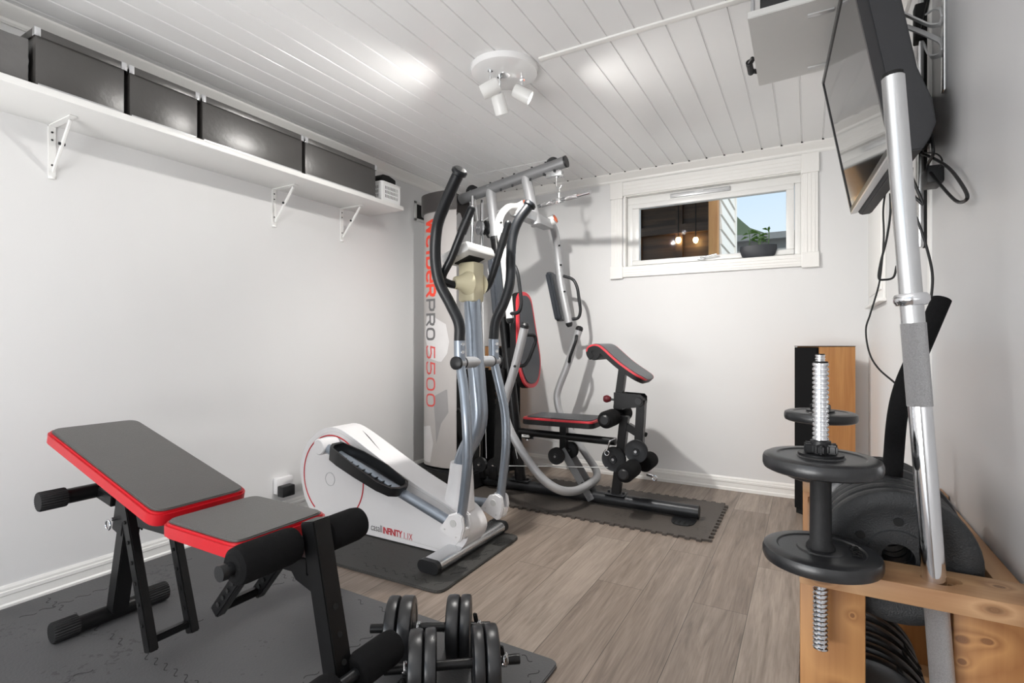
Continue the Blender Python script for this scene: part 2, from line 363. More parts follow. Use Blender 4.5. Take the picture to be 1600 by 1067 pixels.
while x < XR-.05:
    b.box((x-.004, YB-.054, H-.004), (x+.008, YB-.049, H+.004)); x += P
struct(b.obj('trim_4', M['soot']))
def base(b, p, q, inw, h=.09):
    prof = [(0,0),(.014,0),(.014,.018),(.009,.024),(.009,.052),(.013,.056),(.013,.068),(.009,.071),(.009,.08),(.004,h),(0,h)]
    p, q, inw = V(p), V(q), V(inw); b.prism([p+inw*a+V((0,0,z)) for a, z in prof], q-p)
b = B(); base(b, (XL, Y0, 0), (XL, YB, 0), (1,0,0)); struct(b.obj('baseboard_left', M['trim'], smooth=20))
b = B(); base(b, (XL, YB, 0), (XR, YB, 0), (0,-1,0)); struct(b.obj('baseboard_back', M['trim'], smooth=20))
b = B(); base(b, (XR, YN, 0), (XR, YB, 0), (-1,0,0)); struct(b.obj('baseboard_right', M['trim'], smooth=20))
# ceiling batten running across the boards from the lamp
struct(B().box((-1.03, 2.05, H-.008), (XR, 2.078, H+.001), .002).obj('trim_5', M['trim']))
# corner strip where the near wall steps forward
struct(B().box((XN-.006, YN-.028, 0), (XN+.002, YN+.004, H-.05), .002).obj('trim_6', M['trim']))

# ------------------------------------------------------------------ window
win = bpy.data.objects.new('window_1', None); C.objects.link(win); struct(win); win.location = (-.58, YB, WZ0)
jb = B()   # reveal lining
jb.box((WX0-.004, YB-.004, WZ0-.004), (WX1+.004, YB+.12, WZ0+.008)).box((WX0-.004, YB-.004, WZ1-.008), (WX1+.004, YB+.12, WZ1+.004)).box((WX0-.004, YB-.004, WZ0+.008), (WX0+.008, YB+.12, WZ1-.008)).box((WX1-.008, YB-.004, WZ0+.008), (WX1+.004, YB+.12, WZ1-.008))
jb.obj('window_lining', M['trim'], win)
fb = B(); yF = YB+.045; t = .045
def ring(b, x0, x1, z0, z1, w, y0, y1, bev=.003):
    b.box((x0,y0,z0),(x1,y1,z0+w),bev).box((x0,y0,z1-w),(x1,y1,z1),bev).box((x0,y0,z0+w),(x0+w,y1,z1-w),bev).box((x1-w,y0,z0+w),(x1,y1,z1-w),bev)
fb.box((WX0+.009,yF,WZ1-.06),(WX1-.009,yF+.06,WZ1-.009),.003).box((WX0+.009,yF,WZ0+.009),(WX1-.009,yF+.06,WZ0+.016)).box((WX0+.009,yF,WZ0+.016),(WX0+.047,yF+.06,WZ1-.06),.003).box((WX1-.044,yF,WZ0+.016),(WX1-.009,yF+.06,WZ1-.06),.003); fb.obj('outer_frame', M['white'], win)
fb = B(); sx0,sx1,sz0,sz1=WX0+.049,WX1-.046,WZ0+.017,WZ1-.062; fb.box((sx0,yF-.012,sz0),(sx1,yF+.04,sz0+.034),.004).box((sx0,yF-.012,sz1-.036),(sx1,yF+.04,sz1),.004).box((sx0,yF-.012,sz0+.034),(sx0+.05,yF+.04,sz1-.036),.004).box((sx1-.046,yF-.012,sz0+.034),(sx1,yF+.04,sz1-.036),.004); sash = fb.obj('sash', M['white'], win)
gl = bpy.data.materials.new('window_glass'); gl.use_nodes = True; g = gl.node_tree
for nd in list(g.nodes): g.nodes.remove(nd)
o_ = g.nodes.new('ShaderNodeOutputMaterial'); tr = g.nodes.new('ShaderNodeBsdfTransparent'); gg = g.nodes.new('ShaderNodeBsdfGlossy'); gg.inputs['Roughness'].default_value = .01
fz = g.nodes.new('ShaderNodeFresnel'); fz.inputs['IOR'].default_value = 1.08; mxs = g.nodes.new('ShaderNodeMixShader')
tr.inputs[0].default_value = (.96,.98,.97,1)
g.links.new(fz.outputs[0], mxs.inputs[0]); g.links.new(tr.outputs[0], mxs.inputs[1]); g.links.new(gg.outputs[0], mxs.inputs[2]); g.links.new(mxs.outputs[0], o_.inputs[0])
B().box((sx0+.045, yF+.01, sz0+.03), (sx1-.04, yF+.016, sz1-.03)).obj('glass', gl, sash)
B().box((-.86, yF-.016, WZ1-.052), (-.46, yF-.001, WZ1-.022), .002).box((-.85, yF-.02, WZ1-.040), (-.47, yF-.015, WZ1-.034)).box((-.69, yF-.022, WZ1-.04), (-.63, yF-.014, WZ1-.024)).obj('vent_slot', M['silverpl'], win)
B().box((-.67, yF-.03, WZ0+.022), (-.62, yF-.01, WZ0+.040), .003).tube(fillet([(-.645,yF-.03,WZ0+.033),(-.645,yF-.045,WZ0+.033),(-.54,yF-.05,WZ0+.048)],.01), .006).obj('latch', M['steel'], sash)
cb = B(); cw = .085; y1 = YB; y0 = YB-.018
x0c, x1c, z0c, z1c = WX0-.014, WX1+.002, WZ0+.004, WZ1-.002
def fluted(b, a, c_, horiz):
    b.box(a, c_, .002)
    if horiz:
        for k in (.25,.5,.75):
            z = a[2]+(c_[2]-a[2])*k; b.box((a[0]+.01, a[1]-.003, z-.006), (c_[0]-.01, a[1]+.001, z+.006), .001)
    else:
        for k in (.25,.5,.75):
            x = a[0]+(c_[0]-a[0])*k; b.box((x-.006, a[1]-.003, a[2]+.01), (x+.006, a[1]+.001, c_[2]-.01), .001)
fluted(cb, (x0c, y0, z0c-.075), (x1c, y1, z0c), True); fluted(cb, (x0c, y0, z1c), (x1c, y1, H-.07), True)
fluted(cb, (x0c-cw, y0, z0c), (x0c, y1, z1c-.01), False); fluted(cb, (x1c, y0, z0c), (x1c+cw, y1, z1c-.01), False)
for xx in (x0c-cw-.006, x1c-.006):
    cb.box((xx, y0-.008, z0c-.085), (xx+cw+.012, y1, z0c+.01), .003).box((xx, y0-.008, z1c-.02), (xx+cw+.012, y1, H-.066), .003)
cb.obj('casing', M['trim'], win, smooth=20)

# ------------------------------------------------------------------ outside the window
ax1 = at(1122, 360, Y=5.6).x
an = thing('garden_shed', 'timber lined garden shed with lit lamps and white clad side, seen through the window', 'shed', (ax1-.9, 6.2, 0))
Yf = 5.6
B().box((ax1-3, Yf+.9, 1.2), (ax1-.05, Yf+1, 3.4)).box((ax1-3, Yf, 1.2), (ax1-2.9, Yf+.9, 3.4)).box((ax1-3, Yf, 1.1), (ax1-.05, Yf+.9, 1.2)).obj('timber_lining', M['dktimber'], an)
b = B()
for k in range(9): b.box((ax1-3, Yf+k*.1, 2.78), (ax1-.06, Yf+k*.1+.093, 2.82), .004)
b.obj('roof_boards', M['dktimber'], an)
b = B()
for k in range(5): b.box((ax1-2.6+k*.5, Yf+.84, 1.2), (ax1-2.52+k*.5, Yf+.9, 2.78))
b.box((ax1-3, Yf+.8, 2.3), (ax1-.06, Yf+.88, 2.4)).obj('studs', M['dktimber'], an)
B().box((ax1-.09, Yf-.02, 1.1), (ax1, Yf+.08, 3.0), .004).obj('corner_post', M['pineZ'], an)
b = B()
z = 1.1
while z < 2.95:
    b.prism([(ax1, Yf+.09, z), (ax1+.028, Yf+.09, z), (ax1+.012, Yf+.09, z+.148), (ax1, Yf+.09, z+.148)], (0, 1.15, 0)); z += .15
b.box((ax1, Yf+1.2, 1.1), (ax1+.035, Yf+1.3, 3.0)).obj('siding', M['siding'], an)
B().box((ax1-3, Yf-.15, 3.0), (ax1+.12, Yf+1.5, 3.08)).obj('roof', M['roofg'], an)
for i, xp in enumerate((1060, 1087)):
    p = at(xp, 376, Y=Yf+.8)
    l = B().lathe([(.0,-.03),(.02,-.02),(.03,.01),(.022,.035),(.0,.04)], p, (0,0,1), 16).obj('shed_bulb', M['glow'])
    tag(l, 'warm glowing bulb in the dark shed, %s of the two' % ('left' if i == 0 else 'right'), 'bulb', 'bulbs in the shed outside')
    B().cyl(p+V((0,0,.035)), (p.x, p.y, 2.78), .006, 8).obj('cord', M['twine'], l)
h = B(); pts = [at(1128,330,Y=60), at(1149,336,Y=60), at(1160,346,Y=60), at(1172,356,Y=60), at(1190,362,Y=60), at(1215,372,Y=60), at(1250,382,Y=60)]
low = [V((p.x, 60, 4)) for p in pts]
h.prism(pts+low[::-1], (0, 14, 0)); o = h.obj('green_hillside', M['hill']); tag(o, 'green hillside sloping down behind the white clad shed', 'hill')
p0, p1 = at(1100,374,Y=11), at(1262,372,Y=11)
o = B().box((p0.x, 11, p0.z-.1), (p1.x, 13, p0.z+.02)).box((p0.x,11.2,0),(p1.x,13,p0.z-.1)).obj('flat_roof_house', M['roofg']); tag(o, 'low flat roofed grey house beyond the shed', 'house')
o = B().box((-2.5, 7.9, 0), (2.0, 8.2, at(1190,390,Y=7.9).z)).obj('boundary_wall', M['concrete']); tag(o, 'pale low boundary wall outside the window', 'wall')
o = B().box((-9, 3.98, -.1), (9, 30, 0)).obj('ground', M['concrete'], mat_world=False); struct(o)

# ------------------------------------------------------------------ plant on the sill
pp = V((-.285, YB+.022, WZ0+.009))
t = thing('potted_plant', 'small green plant in a dark oval bowl on the window sill', 'plant', pp)
def oval(b, prof, c, sx, sy, n=32):
    o = bmesh.new(); rings = []
    for r_, z in prof: rings.append([o.verts.new(V(c)+V((math.cos(2*math.pi*k/n)*r_*sx, math.sin(2*math.pi*k/n)*r_*sy, z))) for k in range(n)])
    for i in range(len(rings)-1):
        for k in range(n): o.faces.new((rings[i][k], rings[i][(k+1)%n], rings[i+1][(k+1)%n], rings[i+1][k]))
    o.faces.new(rings[0][::-1]); o.faces.new(rings[-1]); bmesh.ops.recalc_face_normals(o, faces=o.faces); b._merge(o); return b
oval(B(), [(.8,0),(.95,.01),(1.08,.05),(1.06,.078),(1.0,.08),(.98,.07)], pp, .105, .034).obj('bowl', M['pot'], t)
oval(B(), [(.97,.066),(.97,.07)], pp, .104, .033).obj('soil', M['soil'], t)
for k, (dx, hh, n) in enumerate([(-.055,.12,4),(.0,.1,6),(.01,.09,5),(.06,.11,5)]):
    st = B(); top = pp+V((dx+random.uniform(-.01,.01), 0, .07+hh)); st.tube(smooth_path([pp+V((dx,0,.07)), pp+V((dx+.004,0,.07+hh*.5)), top], 4), .0025, 6)
    so = st.obj('stem', M['leaf'], t)
    lb = B()
    for j in range(n):
        a = random.uniform(0, 6.28); z = pp.z+.07+hh*(.45+.6*j/n); l = random.uniform(.045,.075)
        d = V((math.cos(a), math.sin(a)*.35, random.uniform(-.1,.7))).normalized(); sd = d.cross(V((0,-1,.3))).normalized()
        q = V((pp.x+dx, pp.y, z)); w = .009
        mid = q+d*l*.5+sd*0; tip = q+d*l-V((0,0,.018))
        o = bmesh.new(); vs = [o.verts.new(v) for v in (q, mid+sd*w-V((0,0,.002)), tip, mid-sd*w-V((0,0,.002)), mid+V((0,-.001,.004)))]
        for f in ((0,1,4),(1,2,4),(2,3,4),(3,0,4)): o.faces.new([vs[i] for i in f])
        g_ = bmesh.ops.solidify(o, geom=o.faces[:], thickness=.0008); lb._merge(o)
    lb.obj('leaves', M['leaf'], so)

# ------------------------------------------------------------------ ceiling lamp
lc = at(788, 118, Z=H-.03); lc.z = H
t = thing('ceiling_lamp', 'round white ceiling lamp with three adjustable spot heads', 'lamp', (lc.x, lc.y, H-.03))
B().lathe([(0,-.028),(.135,-.028),(.15,-.024),(.155,-.012),(.155,0),(0,0)], lc, (0,0,1), 56).obj('ceiling_plate', M['lampw'], t)
B().lathe([(0,-.03),(.026,-.03),(.026,-.027),(0,-.027)], lc, (0,0,1), 24).obj('centre_cap', M['chrome'], t)
heads = []
for i, (px, py, d) in enumerate([(766,138,(-.86,-.3,-.40)), (781,163,(.02,.5,-.86)), (816,147,(.78,.42,-.46))]):
    d = V(d).normalized(); c = at(px, py, Y=lc.y+(-.07,.0,.07)[i]*1.0); heads.append((c, d))
    hd = B(); r_ = .032; L = .085
    hd.lathe([(0,-L/2),(r_*.9,-L/2),(r_,-L/2+.006),(r_,L/2),(r_-.004,L/2),(r_-.004,L/2-.01),(0,L/2-.01)], c, d, 32)
    ho = hd.obj('spot_head', M['white'], t)
    B().lathe([(0,L/2-.011),(r_-.006,L/2-.011),(r_-.006,L/2-.004),(0,L/2-.002)], c, d, 28).obj('bulb', M['bulb'], ho)
    B().cyl((c.x, c.y, c.z+.02), (c.x, c.y, H-.027), .005, 12).cyl((c.x,c.y,H-.034),(c.x,c.y,H-.026),.012,16).obj('swivel_stem', M['chrome'], ho)

# ================================================================== SHELF ON THE LEFT WALL
shz = 1.858
tag(B().box((XL, -.5, shz), (-2.30, 2.62, shz+.026), .002).obj('wall_shelf', M['white']), 'long white shelf along the left wall under the ceiling', 'shelf')
for i, (yb, lb) in enumerate([(.90,'white folding shelf bracket under the crumpled box, nearest of the three'), (1.89,'white folding shelf bracket in the middle of the three, under the fourth box'), (2.38,'white folding shelf bracket under the last box before the basket')]):
    t = thing('shelf_bracket', lb, 'bracket', (XL, yb, 1.63), 'brackets under the wall shelf')
    b = B().box((XL, yb-.012, 1.655), (XL+.004, yb+.012, shz-.001)).tube([(XL+.002,yb,1.655),(XL+.002,yb,1.645)],.012,12)
    b.obj('wall_plate', M['white'], t)
    B().box((XL, yb-.012, shz-.005), (XL+.19, yb+.012, shz-.001)).obj('shelf_plate', M['white'], t)
    B().bar((XL+.012, yb, 1.672), (XL+.165, yb, shz-.012), .014, .008, up=(0,1,0), bev=.001).obj('strut', M['white'], t)
    b = B()
    for z in (1.70, 1.80, 1.83): b.cyl((XL+.003,yb,z),(XL+.0055,yb,z),.004,10)
    b.cyl((XL+.09,yb-.01,1.768),(XL+.09,yb+.01,1.768),.006,10)
    b.obj('screws', M['darkmetal'], t)
sb = shz+.0265
def carton(y0, y1, ztop, label, xf=-2.315, lid=.028, m='card'):
    t = thing('storage_box', label, 'box', ((XL+xf)/2+.02, (y0+y1)/2, sb), 'storage boxes on the wall shelf')
    B().box((XL+.03, y0+.006, sb), (xf, y1-.006, ztop-.012), .002).obj('box_body', M[m], t)
    l = B().box((XL+.024, y0+.001, ztop-lid), (xf+.006, y1-.001, ztop), .002).obj('lid', M[m], t)
    for yy in (y0+.0005, y1-.018): B().box((xf-.012, yy, ztop-lid-.0015), (xf+.0075, yy+.018, ztop+.001), .001).obj('corner_clip', M['chrome'], l)
    c = B().box((xf, y0+.012, sb+.002), (xf+.002, y1-.012, sb+.009)); c.obj('base_strip', M['silverpl'], t)
    return t
zt = 2.084
carton(.748, 1.028, zt, 'black glossy cardboard storage box beside the crumpled grey box')
carton(1.036, 1.308, zt, 'shorter black storage box, second of the four with metal corners', lid=.03)
carton(1.318, 1.85, zt, 'long black storage box, third of the four with metal corners')
carton(1.858, 2.385, zt, 'long black storage box next to the white basket')
# crumpled box at the frame's edge
b = B()
o = bmesh.new(); bmesh.ops.create_grid(o, x_segments=14, y_segments=10, size=.5)
for v in o.verts: v.co = V((-2.33+random.uniform(-.004,.004)-.01*abs(v.co.y), .42+v.co.x*.64, sb+.001+(v.co.y+.5)*.155))
b._merge(o); b.box((XL+.03, .10, sb), (-2.345, .738, sb+.155), .004)
t0 = b.obj('crumpled_box', M['cardgrey'], smooth=20); tag(t0, 'crumpled grey cardboard box at the near end of the wall shelf', 'box')
# basket
t = thing('plastic_basket', 'white perforated plastic basket at the far end of the shelf', 'basket', (-2.44, 2.51, sb))
b = B(); by0, by1 = 2.435, 2.60; bz = sb+.12
def wallp(b, p, ux, w, h, holes=True):
    """perforated wall: origin p, along ux (unit), w wide, h high, thin"""
    p = V(p); ux = V(ux); n = ux.cross(V((0,0,1))); th = n*.002
    def q(a0, a1, c0, c1): b.prism([p+ux*a0+V((0,0,c0)), p+ux*a1+V((0,0,c0)), p+ux*a1+V((0,0,c1)), p+ux*a0+V((0,0,c1))], th)
    m = .022; q(0, m, 0, h); q(w-m, w, 0, h); q(m, w-m, 0, .026); q(m, w-m, h-.014, h)
    rows = 3; rh = (h-.04)/rows
    for r_ in range(rows):
        z0 = .026+r_*rh; q(m, w-m, z0+rh-.007, z0+rh)
        x = m; k = 0
        while x < w-m-.004: q(x, x+.006, z0, z0+rh-.007); x += .013
wallp(b, (-2.315, by0, sb), (0,1,0), by1-by0, .12); wallp(b, (-2.55, by0, sb), (1,0,0), .235, .12)
wallp(b, (-2.55, by1, sb), (0,-1,0), by1-by0, .12); wallp(b, (-2.315, by1, sb), (-1,0,0), .235, .12)
b.box((-2.55, by0, sb), (-2.315, by1, sb+.003))
b.obj('basket_body', M['basket'], t)
rb = B(); ring_pts = fillet([(-2.432,by0-.004,bz),(-2.308,by0-.004,bz),(-2.308,by1+.004,bz),(-2.556,by1+.004,bz),(-2.556,by0-.004,bz),(-2.44,by0-.004,bz)],.02)
rb.tube(ring_pts, .0045, 8).obj('rim', M['basket'], t)
b = B(); b.prism(fillet([(-2.34,2.455,sb+.006),(-2.34,2.455,sb+.16),(-2.34,2.47,sb+.178),(-2.34,2.53,sb+.182),(-2.34,2.59,sb+.168),(-2.34,2.59,sb+.006)],.01), (-.17,0,0), .004)
tag(b.obj('black_case', M['soot']), 'black rounded case standing inside the white basket', 'case')

# wall vent high on the left wall
t = thing('wall_vent', 'small pale wall vent beside the tower of the gym machine', 'vent', (XL, 3.15, 1.93))
b = B(); ring_y0, ring_y1, vz0, vz1 = 3.09, 3.24, 1.925, 2.075
b.box((XL, ring_y0, vz0), (XL+.012, ring_y1, vz0+.02), .002).box((XL, ring_y0, vz1-.02), (XL+.012, ring_y1, vz1), .002).box((XL, ring_y0, vz0), (XL+.012, ring_y0+.02, vz1), .002).box((XL, ring_y1-.02, vz0), (XL+.012, ring_y1, vz1), .002)
b.obj('vent_frame', M['greypl'], t)
B().box((XL+.0005, ring_y0+.02, vz0+.02), (XL+.003, ring_y1-.02, vz1-.02)).obj('vent_recess', M['soot'], t)
# socket
t = thing('wall_socket', 'white double wall socket low on the left wall', 'socket', (XL, 1.935, .15))
B().box((XL, 1.885, .145), (XL+.035, 1.99, .235), .006).obj('socket_body', M['whitepl'], t)
tag(B().box((XL+.036, 1.885, .135), (XL+.085, 1.965, .195), .006).box((XL+.03,1.91,.15),(XL+.04,1.94,.17)).obj('power_adapter', M['blackpl']), 'black power adapter plugged into the wall socket', 'adapter')

# ================================================================== MATS
def strip_seam(b, p, q, z, amp=.011, pitch=.055, w=.0022, keep=.6):
    """puzzle seam drawn as short recessed dashes"""
    p, q = V(p), V(q); d = (q-p); L = d.length; d.normalize(); n = V((-d.y, d.x, 0)); k = 0; s_ = 0
    while s_ < L-pitch:
        if random.random() < keep:
            pts = [p+d*(s_+pitch*u)+n*(amp*math.sin(u*2*math.pi)*1.0) for u in [i/10 for i in range(1, 10)]]
            for a, c_ in zip(pts, pts[1:]):
                e = (c_-a).normalized(); m_ = V((-e.y, e.x, 0))*w/2
                b.prism([V((v.x, v.y, z)) for v in (a-m_, c_-m_, c_+m_, a+m_)], (0,0,.0006))
        s_ += pitch
def round_poly(pts, r): 
    pts = [V(p) for p in pts]; n = len(pts); out = []
    for i in range(n):
        a, b_, c_ = pts[i-1], pts[i], pts[(i+1)%n]; d1, d2 = a-b_, c_-b_; rr = min(r, d1.length*.45, d2.length*.45)
        p, q = b_+d1.normalized()*rr, b_+d2.normalized()*rr
        for j in range(6):
            t_ = j/5; out.append(p*(1-t_)**2+b_*2*t_*(1-t_)+q*t_*t_)
    return out
T = .012
t = thing('exercise_mat', 'large dark grey puzzle mat under the weight bench', 'mat', (-1.6, .6, 0))
B().prism(round_poly([(-.668,-.3,0),(-.668,1.478,0),(-2.59,1.492,0),(-2.59,-.3,0)], .035), (0,0,T), .003).obj('mat_sheet', M['eva'], t)
b = B()
for yy in (1.44, .86): strip_seam(b, (-2.55, yy, 0), (-.7, yy, 0), T, keep=.7)
for xx in (-.71, -1.28, -1.88, -2.45): strip_seam(b, (xx, .2, 0), (xx, 1.45, 0), T, keep=.55)
b.obj('puzzle_seams', M['seam'], t)
t = thing('exercise_mat', 'dark foam mat with rounded corners under the cross trainer', 'mat', (-1.9, 1.98, 0))
B().prism(round_poly([(-1.26,1.65,0),(-1.275,2.335,0),(-2.57,2.335,0),(-2.57,1.62,0)], .045), (0,0,T), .003).obj('mat_sheet', M['evae'], t)
b = B(); strip_seam(b, (-1.31,1.68,0), (-1.31,2.3,0), T, keep=.75); strip_seam(b, (-2.5,1.68,0), (-1.3,1.7,0), T, keep=.5)
b.obj('puzzle_seams', M['seam'], t)
# toothed mat under the multi gym
def toothed(x0, x1, y0, y1, pitch=.056, d=.017):
    pts = []
    def side(p, q, outn):
        p, q, outn = V(p), V(q), V(outn); L = (q-p).length; n = max(1, round(L/pitch)); e = (q-p)/n
        for i in range(n):
            a = p+e*i
            pts.extend([a+e*.12, a+e*.08+outn*d, a+e*.52+outn*d, a+e*.48])
    side((x0,y0,0),(x1,y0,0),(0,-1,0)); side((x1,y0,0),(x1,y1,0),(1,0,0)); side((x1,y1,0),(x0,y1,0),(0,1,0)); side((x0,y1,0),(x0,y0,0),(-1,0,0))
    return pts
tag(B().prism(toothed(-2.30,-.435,2.745,3.41), (0,0,T)).obj('exercise_mat', M['evab'], smooth=20), 'long dark brown puzzle mat with toothed edge under the multi gym', 'mat')
# puzzle tile standing behind the shroud
tp = []
for px_, pz_, _ in toothed(-2.585,-1.99,.02,.74): tp.append((px_, 3.30, max(pz_,0)) )
tp = [(p.x, 3.30, p.y) for p in toothed(-2.57,-2.02,.02,.79)]
tag(B().prism(tp, (0,.016,0)).obj('spare_mat_tile', M['soot'], smooth=20), 'black puzzle mat tile standing upright behind the gym tower', 'mat')

# ================================================================== WEIGHT BENCH (front left)
wb = thing('weight_bench', 'black folding weight bench with grey and red padding', 'bench', (-1.7, .91, T))
def pad(name, corners, nrm, th, m_body, m_top, parent, r=.035, inset=.012, m_pipe=None, pipe=.01, crown_=.006):
    """corners of the upper face (world), thickness below it"""
    cs_ = [V(c) for c in corners]; nrm = V(nrm).normalized(); out = round_poly(cs_, r); cen = sum(cs_, V())/len(cs_)
    body = B().prism([p-nrm*th for p in out], nrm*(th-(pipe if m_pipe else 0)), .006 if not m_pipe else .003).obj(name, m_body, parent)
    if m_pipe: B().prism([p-nrm*pipe for p in out], nrm*pipe, .004).obj('piping', m_pipe, body)
    inn = []
    n_ = len(out); sgn = 1 if sum(((out[i]-cen).cross(out[(i+1)%n_]-cen)).dot(nrm) for i in range(n_)) > 0 else -1
    cc2 = []
    for p in cs_:
        i = cs_.index(p); a, b_ = cs_[i-1], cs_[(i+1)%len(cs_)]; e1 = (p-a).normalized(); e2 = (b_-p).normalized()
        n1 = nrm.cross(e1)*sgn; n2 = nrm.cross(e2)*sgn; m_ = (n1+n2).normalized(); cc2.append(p+m_*inset/max(.4, m_.dot(n1)))
    inn = round_poly(cc2, max(.01, r-inset*.5))
    B().prism([p-nrm*.002 for p in inn], nrm*(.002+crown_), crown_*.75, 3).obj('top_cover', m_top, body)
    return body
A = [V((-2.298,.77,.695)), V((-2.298,1.06,.695)), V((-1.582,1.06,.515)), V((-1.582,.77,.515))]
nb = (A[3]-A[0]).cross(A[1]-A[0]).normalized(); nb = nb if nb.z > 0 else -nb
pad('backrest', A, nb, .042, M['redleather'], M['leather'], wb, .045, .009)
A2 = [V((-1.555,.77,.503)), V((-1.555,1.06,.503)), V((-1.21,1.06,.503)), V((-1.21,.77,.503))]
pad('seat', A2, (0,0,1), .04, M['redleather'], M['leather'], wb, .04, .009)
yc = .915
def rubcap(b, p, q, r=.034):
    p, q = V(p), V(q); n = 24; d = (q-p)
    sec = [((1 if k%2 else .93)*math.cos(2*math.pi*k/48), (1 if k%2 else .93)*math.sin(2*math.pi*k/48)) for k in range(48)]
    b.tube([p, p+d*.06, p+d*.94, q], [r*.93, r, r, r*.97], sec=sec)
B().cyl((-2.15,.80,.042),(-2.15,1.03,.042),.028,bev=.002).obj('rear_foot', M['blackmetal'], wb)
b = B(); rubcap(b, (-2.15,.74,.046), (-2.15,.81,.046)); b.obj('foot_cap', M['rubber'], wb)
b = B(); rubcap(b, (-2.15,1.02,.046), (-2.15,1.09,.046)); b.obj('foot_cap', M['rubber'], wb)
B().bar((-2.12,yc,.06),(-2.02,yc,.44),.05,.05,(0,1,0)).obj('rear_leg', M['blackmetal'], wb)
b = B().bar((-2.05,yc-.032,.35),(-2.02,yc-.032,.46),.065,.004,(0,1,0)).bar((-2.05,yc+.032,.35),(-2.02,yc+.032,.46),.065,.004,(0,1,0))
b.obj('hinge_bracket', M['blackmetal'], wb)
B().tube([(-2.045,yc-.05,.4),(-2.045,yc+.05,.4)],.006,10).torus((-2.045,yc-.06,.385),.016,.003,(0,1,0)).obj('locking_pin', M['chrome'], wb)
# main spine under the pads
B().bar((-2.18,yc,.60),(-1.60,yc,.455),.05,.04).obj('back_spine', M['blackmetal'], wb)
B().bar((-2.07,yc,.405),(-1.10,yc,.43),.05,.045).obj('main_beam', M['blackmetal'], wb)
b = B().bar((-2.12,yc,.44),(-2.24,yc,.46),.04,.04).cyl((-2.24,.80,.463),(-2.24,1.03,.463),.026,bev=.002); b.obj('head_bar', M['blackmetal'], wb)
for ya in ((.735,.81),(1.02,1.09)):
    b = B(); rubcap(b, (-2.24,ya[0],.463), (-2.24,ya[1],.463), .033); b.obj('bar_cap', M['rubber'], wb)
# adjustment ladders: two flat bars with holes joined by a rung
def ladder(name, top, bot, y0, y1, w=.032):
    t_, b__ = V(top), V(bot); d = b__-t_
    def rail(y):
        bb = B().bar((t_.x,y,t_.z),(b__.x,y,b__.z), w, .026, (0,1,0)).obj('rail', M['blackmetal'], wb)
        for k in range(1, 7):
            p = t_+d*(k/7.3); B().cyl((p.x, y-.0165, p.z), (p.x, y-.0125, p.z), .006, 12).obj('pin_hole', M['soot'], bb)
    rail(y0); rail(y1)
    p = t_+d*.93; B().bar((p.x,y0,p.z),(p.x,y1,p.z), .022, .022, (1,0,0)).obj('rung', M['blackmetal'], wb)
ladder('rear', (-1.855,0,.50), (-1.705,0,.075), .825, .945, .036)
ladder('front', (-1.21,0,.455), (-1.355,0,.29), .815, .93, .034)
# front post with rollers
B().bar((-1.10,yc,.545),(-.985,yc,.045),.052,.052,(0,1,0)).obj('front_leg', M['blackmetal'], wb)
for k in range(4):
    f_ = .42+.13*k; p = V((-1.10,yc,.545)).lerp(V((-.985,yc,.045)), f_); B().cyl((p.x+.024,yc,p.z+.0035),(p.x+.0285,yc,p.z+.0055),.007,14).obj('pin_hole', M['soot'], wb)
B().prism([(-1.24,yc-.005,.455),(-1.11,yc-.005,.44),(-1.08,yc-.005,.40),(-1.085,yc-.005,.35),(-1.17,yc-.005,.375),(-1.20,yc-.005,.41)], (0,.03,0), .002).obj('gusset', M['blackmetal'], wb)
def roller(x, z, ya, yb, r=.045):
    prof = [(0,0),(r*.7,0),(r*.93,.008),(r,.025)]; L = yb-ya; prof += [(r,L-.025),(r*.93,L-.008),(r*.7,L),(0,L)]
    B().lathe(prof, (x,ya,z), (0,1,0), 36).obj('foam_roller', M['foam'], wb)
B().cyl((-1.135,.69,.485),(-1.135,1.07,.485),.013,bev=.001).obj('roller_axle', M['darkmetal'], wb)
B().cyl((-1.135,.685,.485),(-1.135,.70,.485),.018).obj('axle_cap', M['blackpl'], wb)
roller(-1.135,.487,.715,.885); roller(-1.105,.490,.945,1.075)
B().cyl((-.97,.70,.182),(-.97,1.08,.182),.013,bev=.001).obj('roller_axle', M['darkmetal'], wb)
roller(-.975,.180,.93,1.075,.044); roller(-.97,.182,.72,.865,.044)
B().cyl((-.97,.66,.04),(-.97,1.17,.04),.026,bev=.002).obj('front_foot', M['blackmetal'], wb)
for zz, yy in ((.415,.955),(.375,.96)):
    pass
b = B().torus((-1.245,.985,.36),.018,.0022,(1,.3,0)).cyl((-1.245,.955,.378),(-1.245,1.0,.378),.0045,10); b.obj('locking_pin', M['chrome'], wb)
b = B().torus((-1.20,.985,.425),.018,.0022,(1,.3,0)).cyl((-1.20,.955,.443),(-1.20,1.0,.443),.0045,10); b.obj('locking_pin', M['chrome'], wb)

# ================================================================== CROSS TRAINER
et = thing('cross_trainer', 'white elliptical cross trainer with black curved handles', 'exercise machine', (-1.85, 2.03, T))
ny = 1.95; fy = 2.11
out = [(470,745),(469,725),(474,703),(484,685),(499,672),(513,667),(527,668),(545,679),(580,706),(612,731),(640,751),(675,774),(704,792),(722,808),(733,832),(729,848),(718,860),(704,867),(686,868),(655,863),(600,852),(548,838),(515,826),(492,808),(476,780)]
side = [at(px, py, Y=ny) for px, py in out]
side = [V((p.x, ny, max(p.z, .018))) for p in side]
for _ in range(2): side = [q for a_, b_ in zip(side, side[1:]+side[:1]) for q in (a_.lerp(b_,.25), a_.lerp(b_,.75))]
shell = B().prism(side, (0, fy-ny, 0), .0, 3).obj('flywheel_housing', M['whitepl'], et, 40)
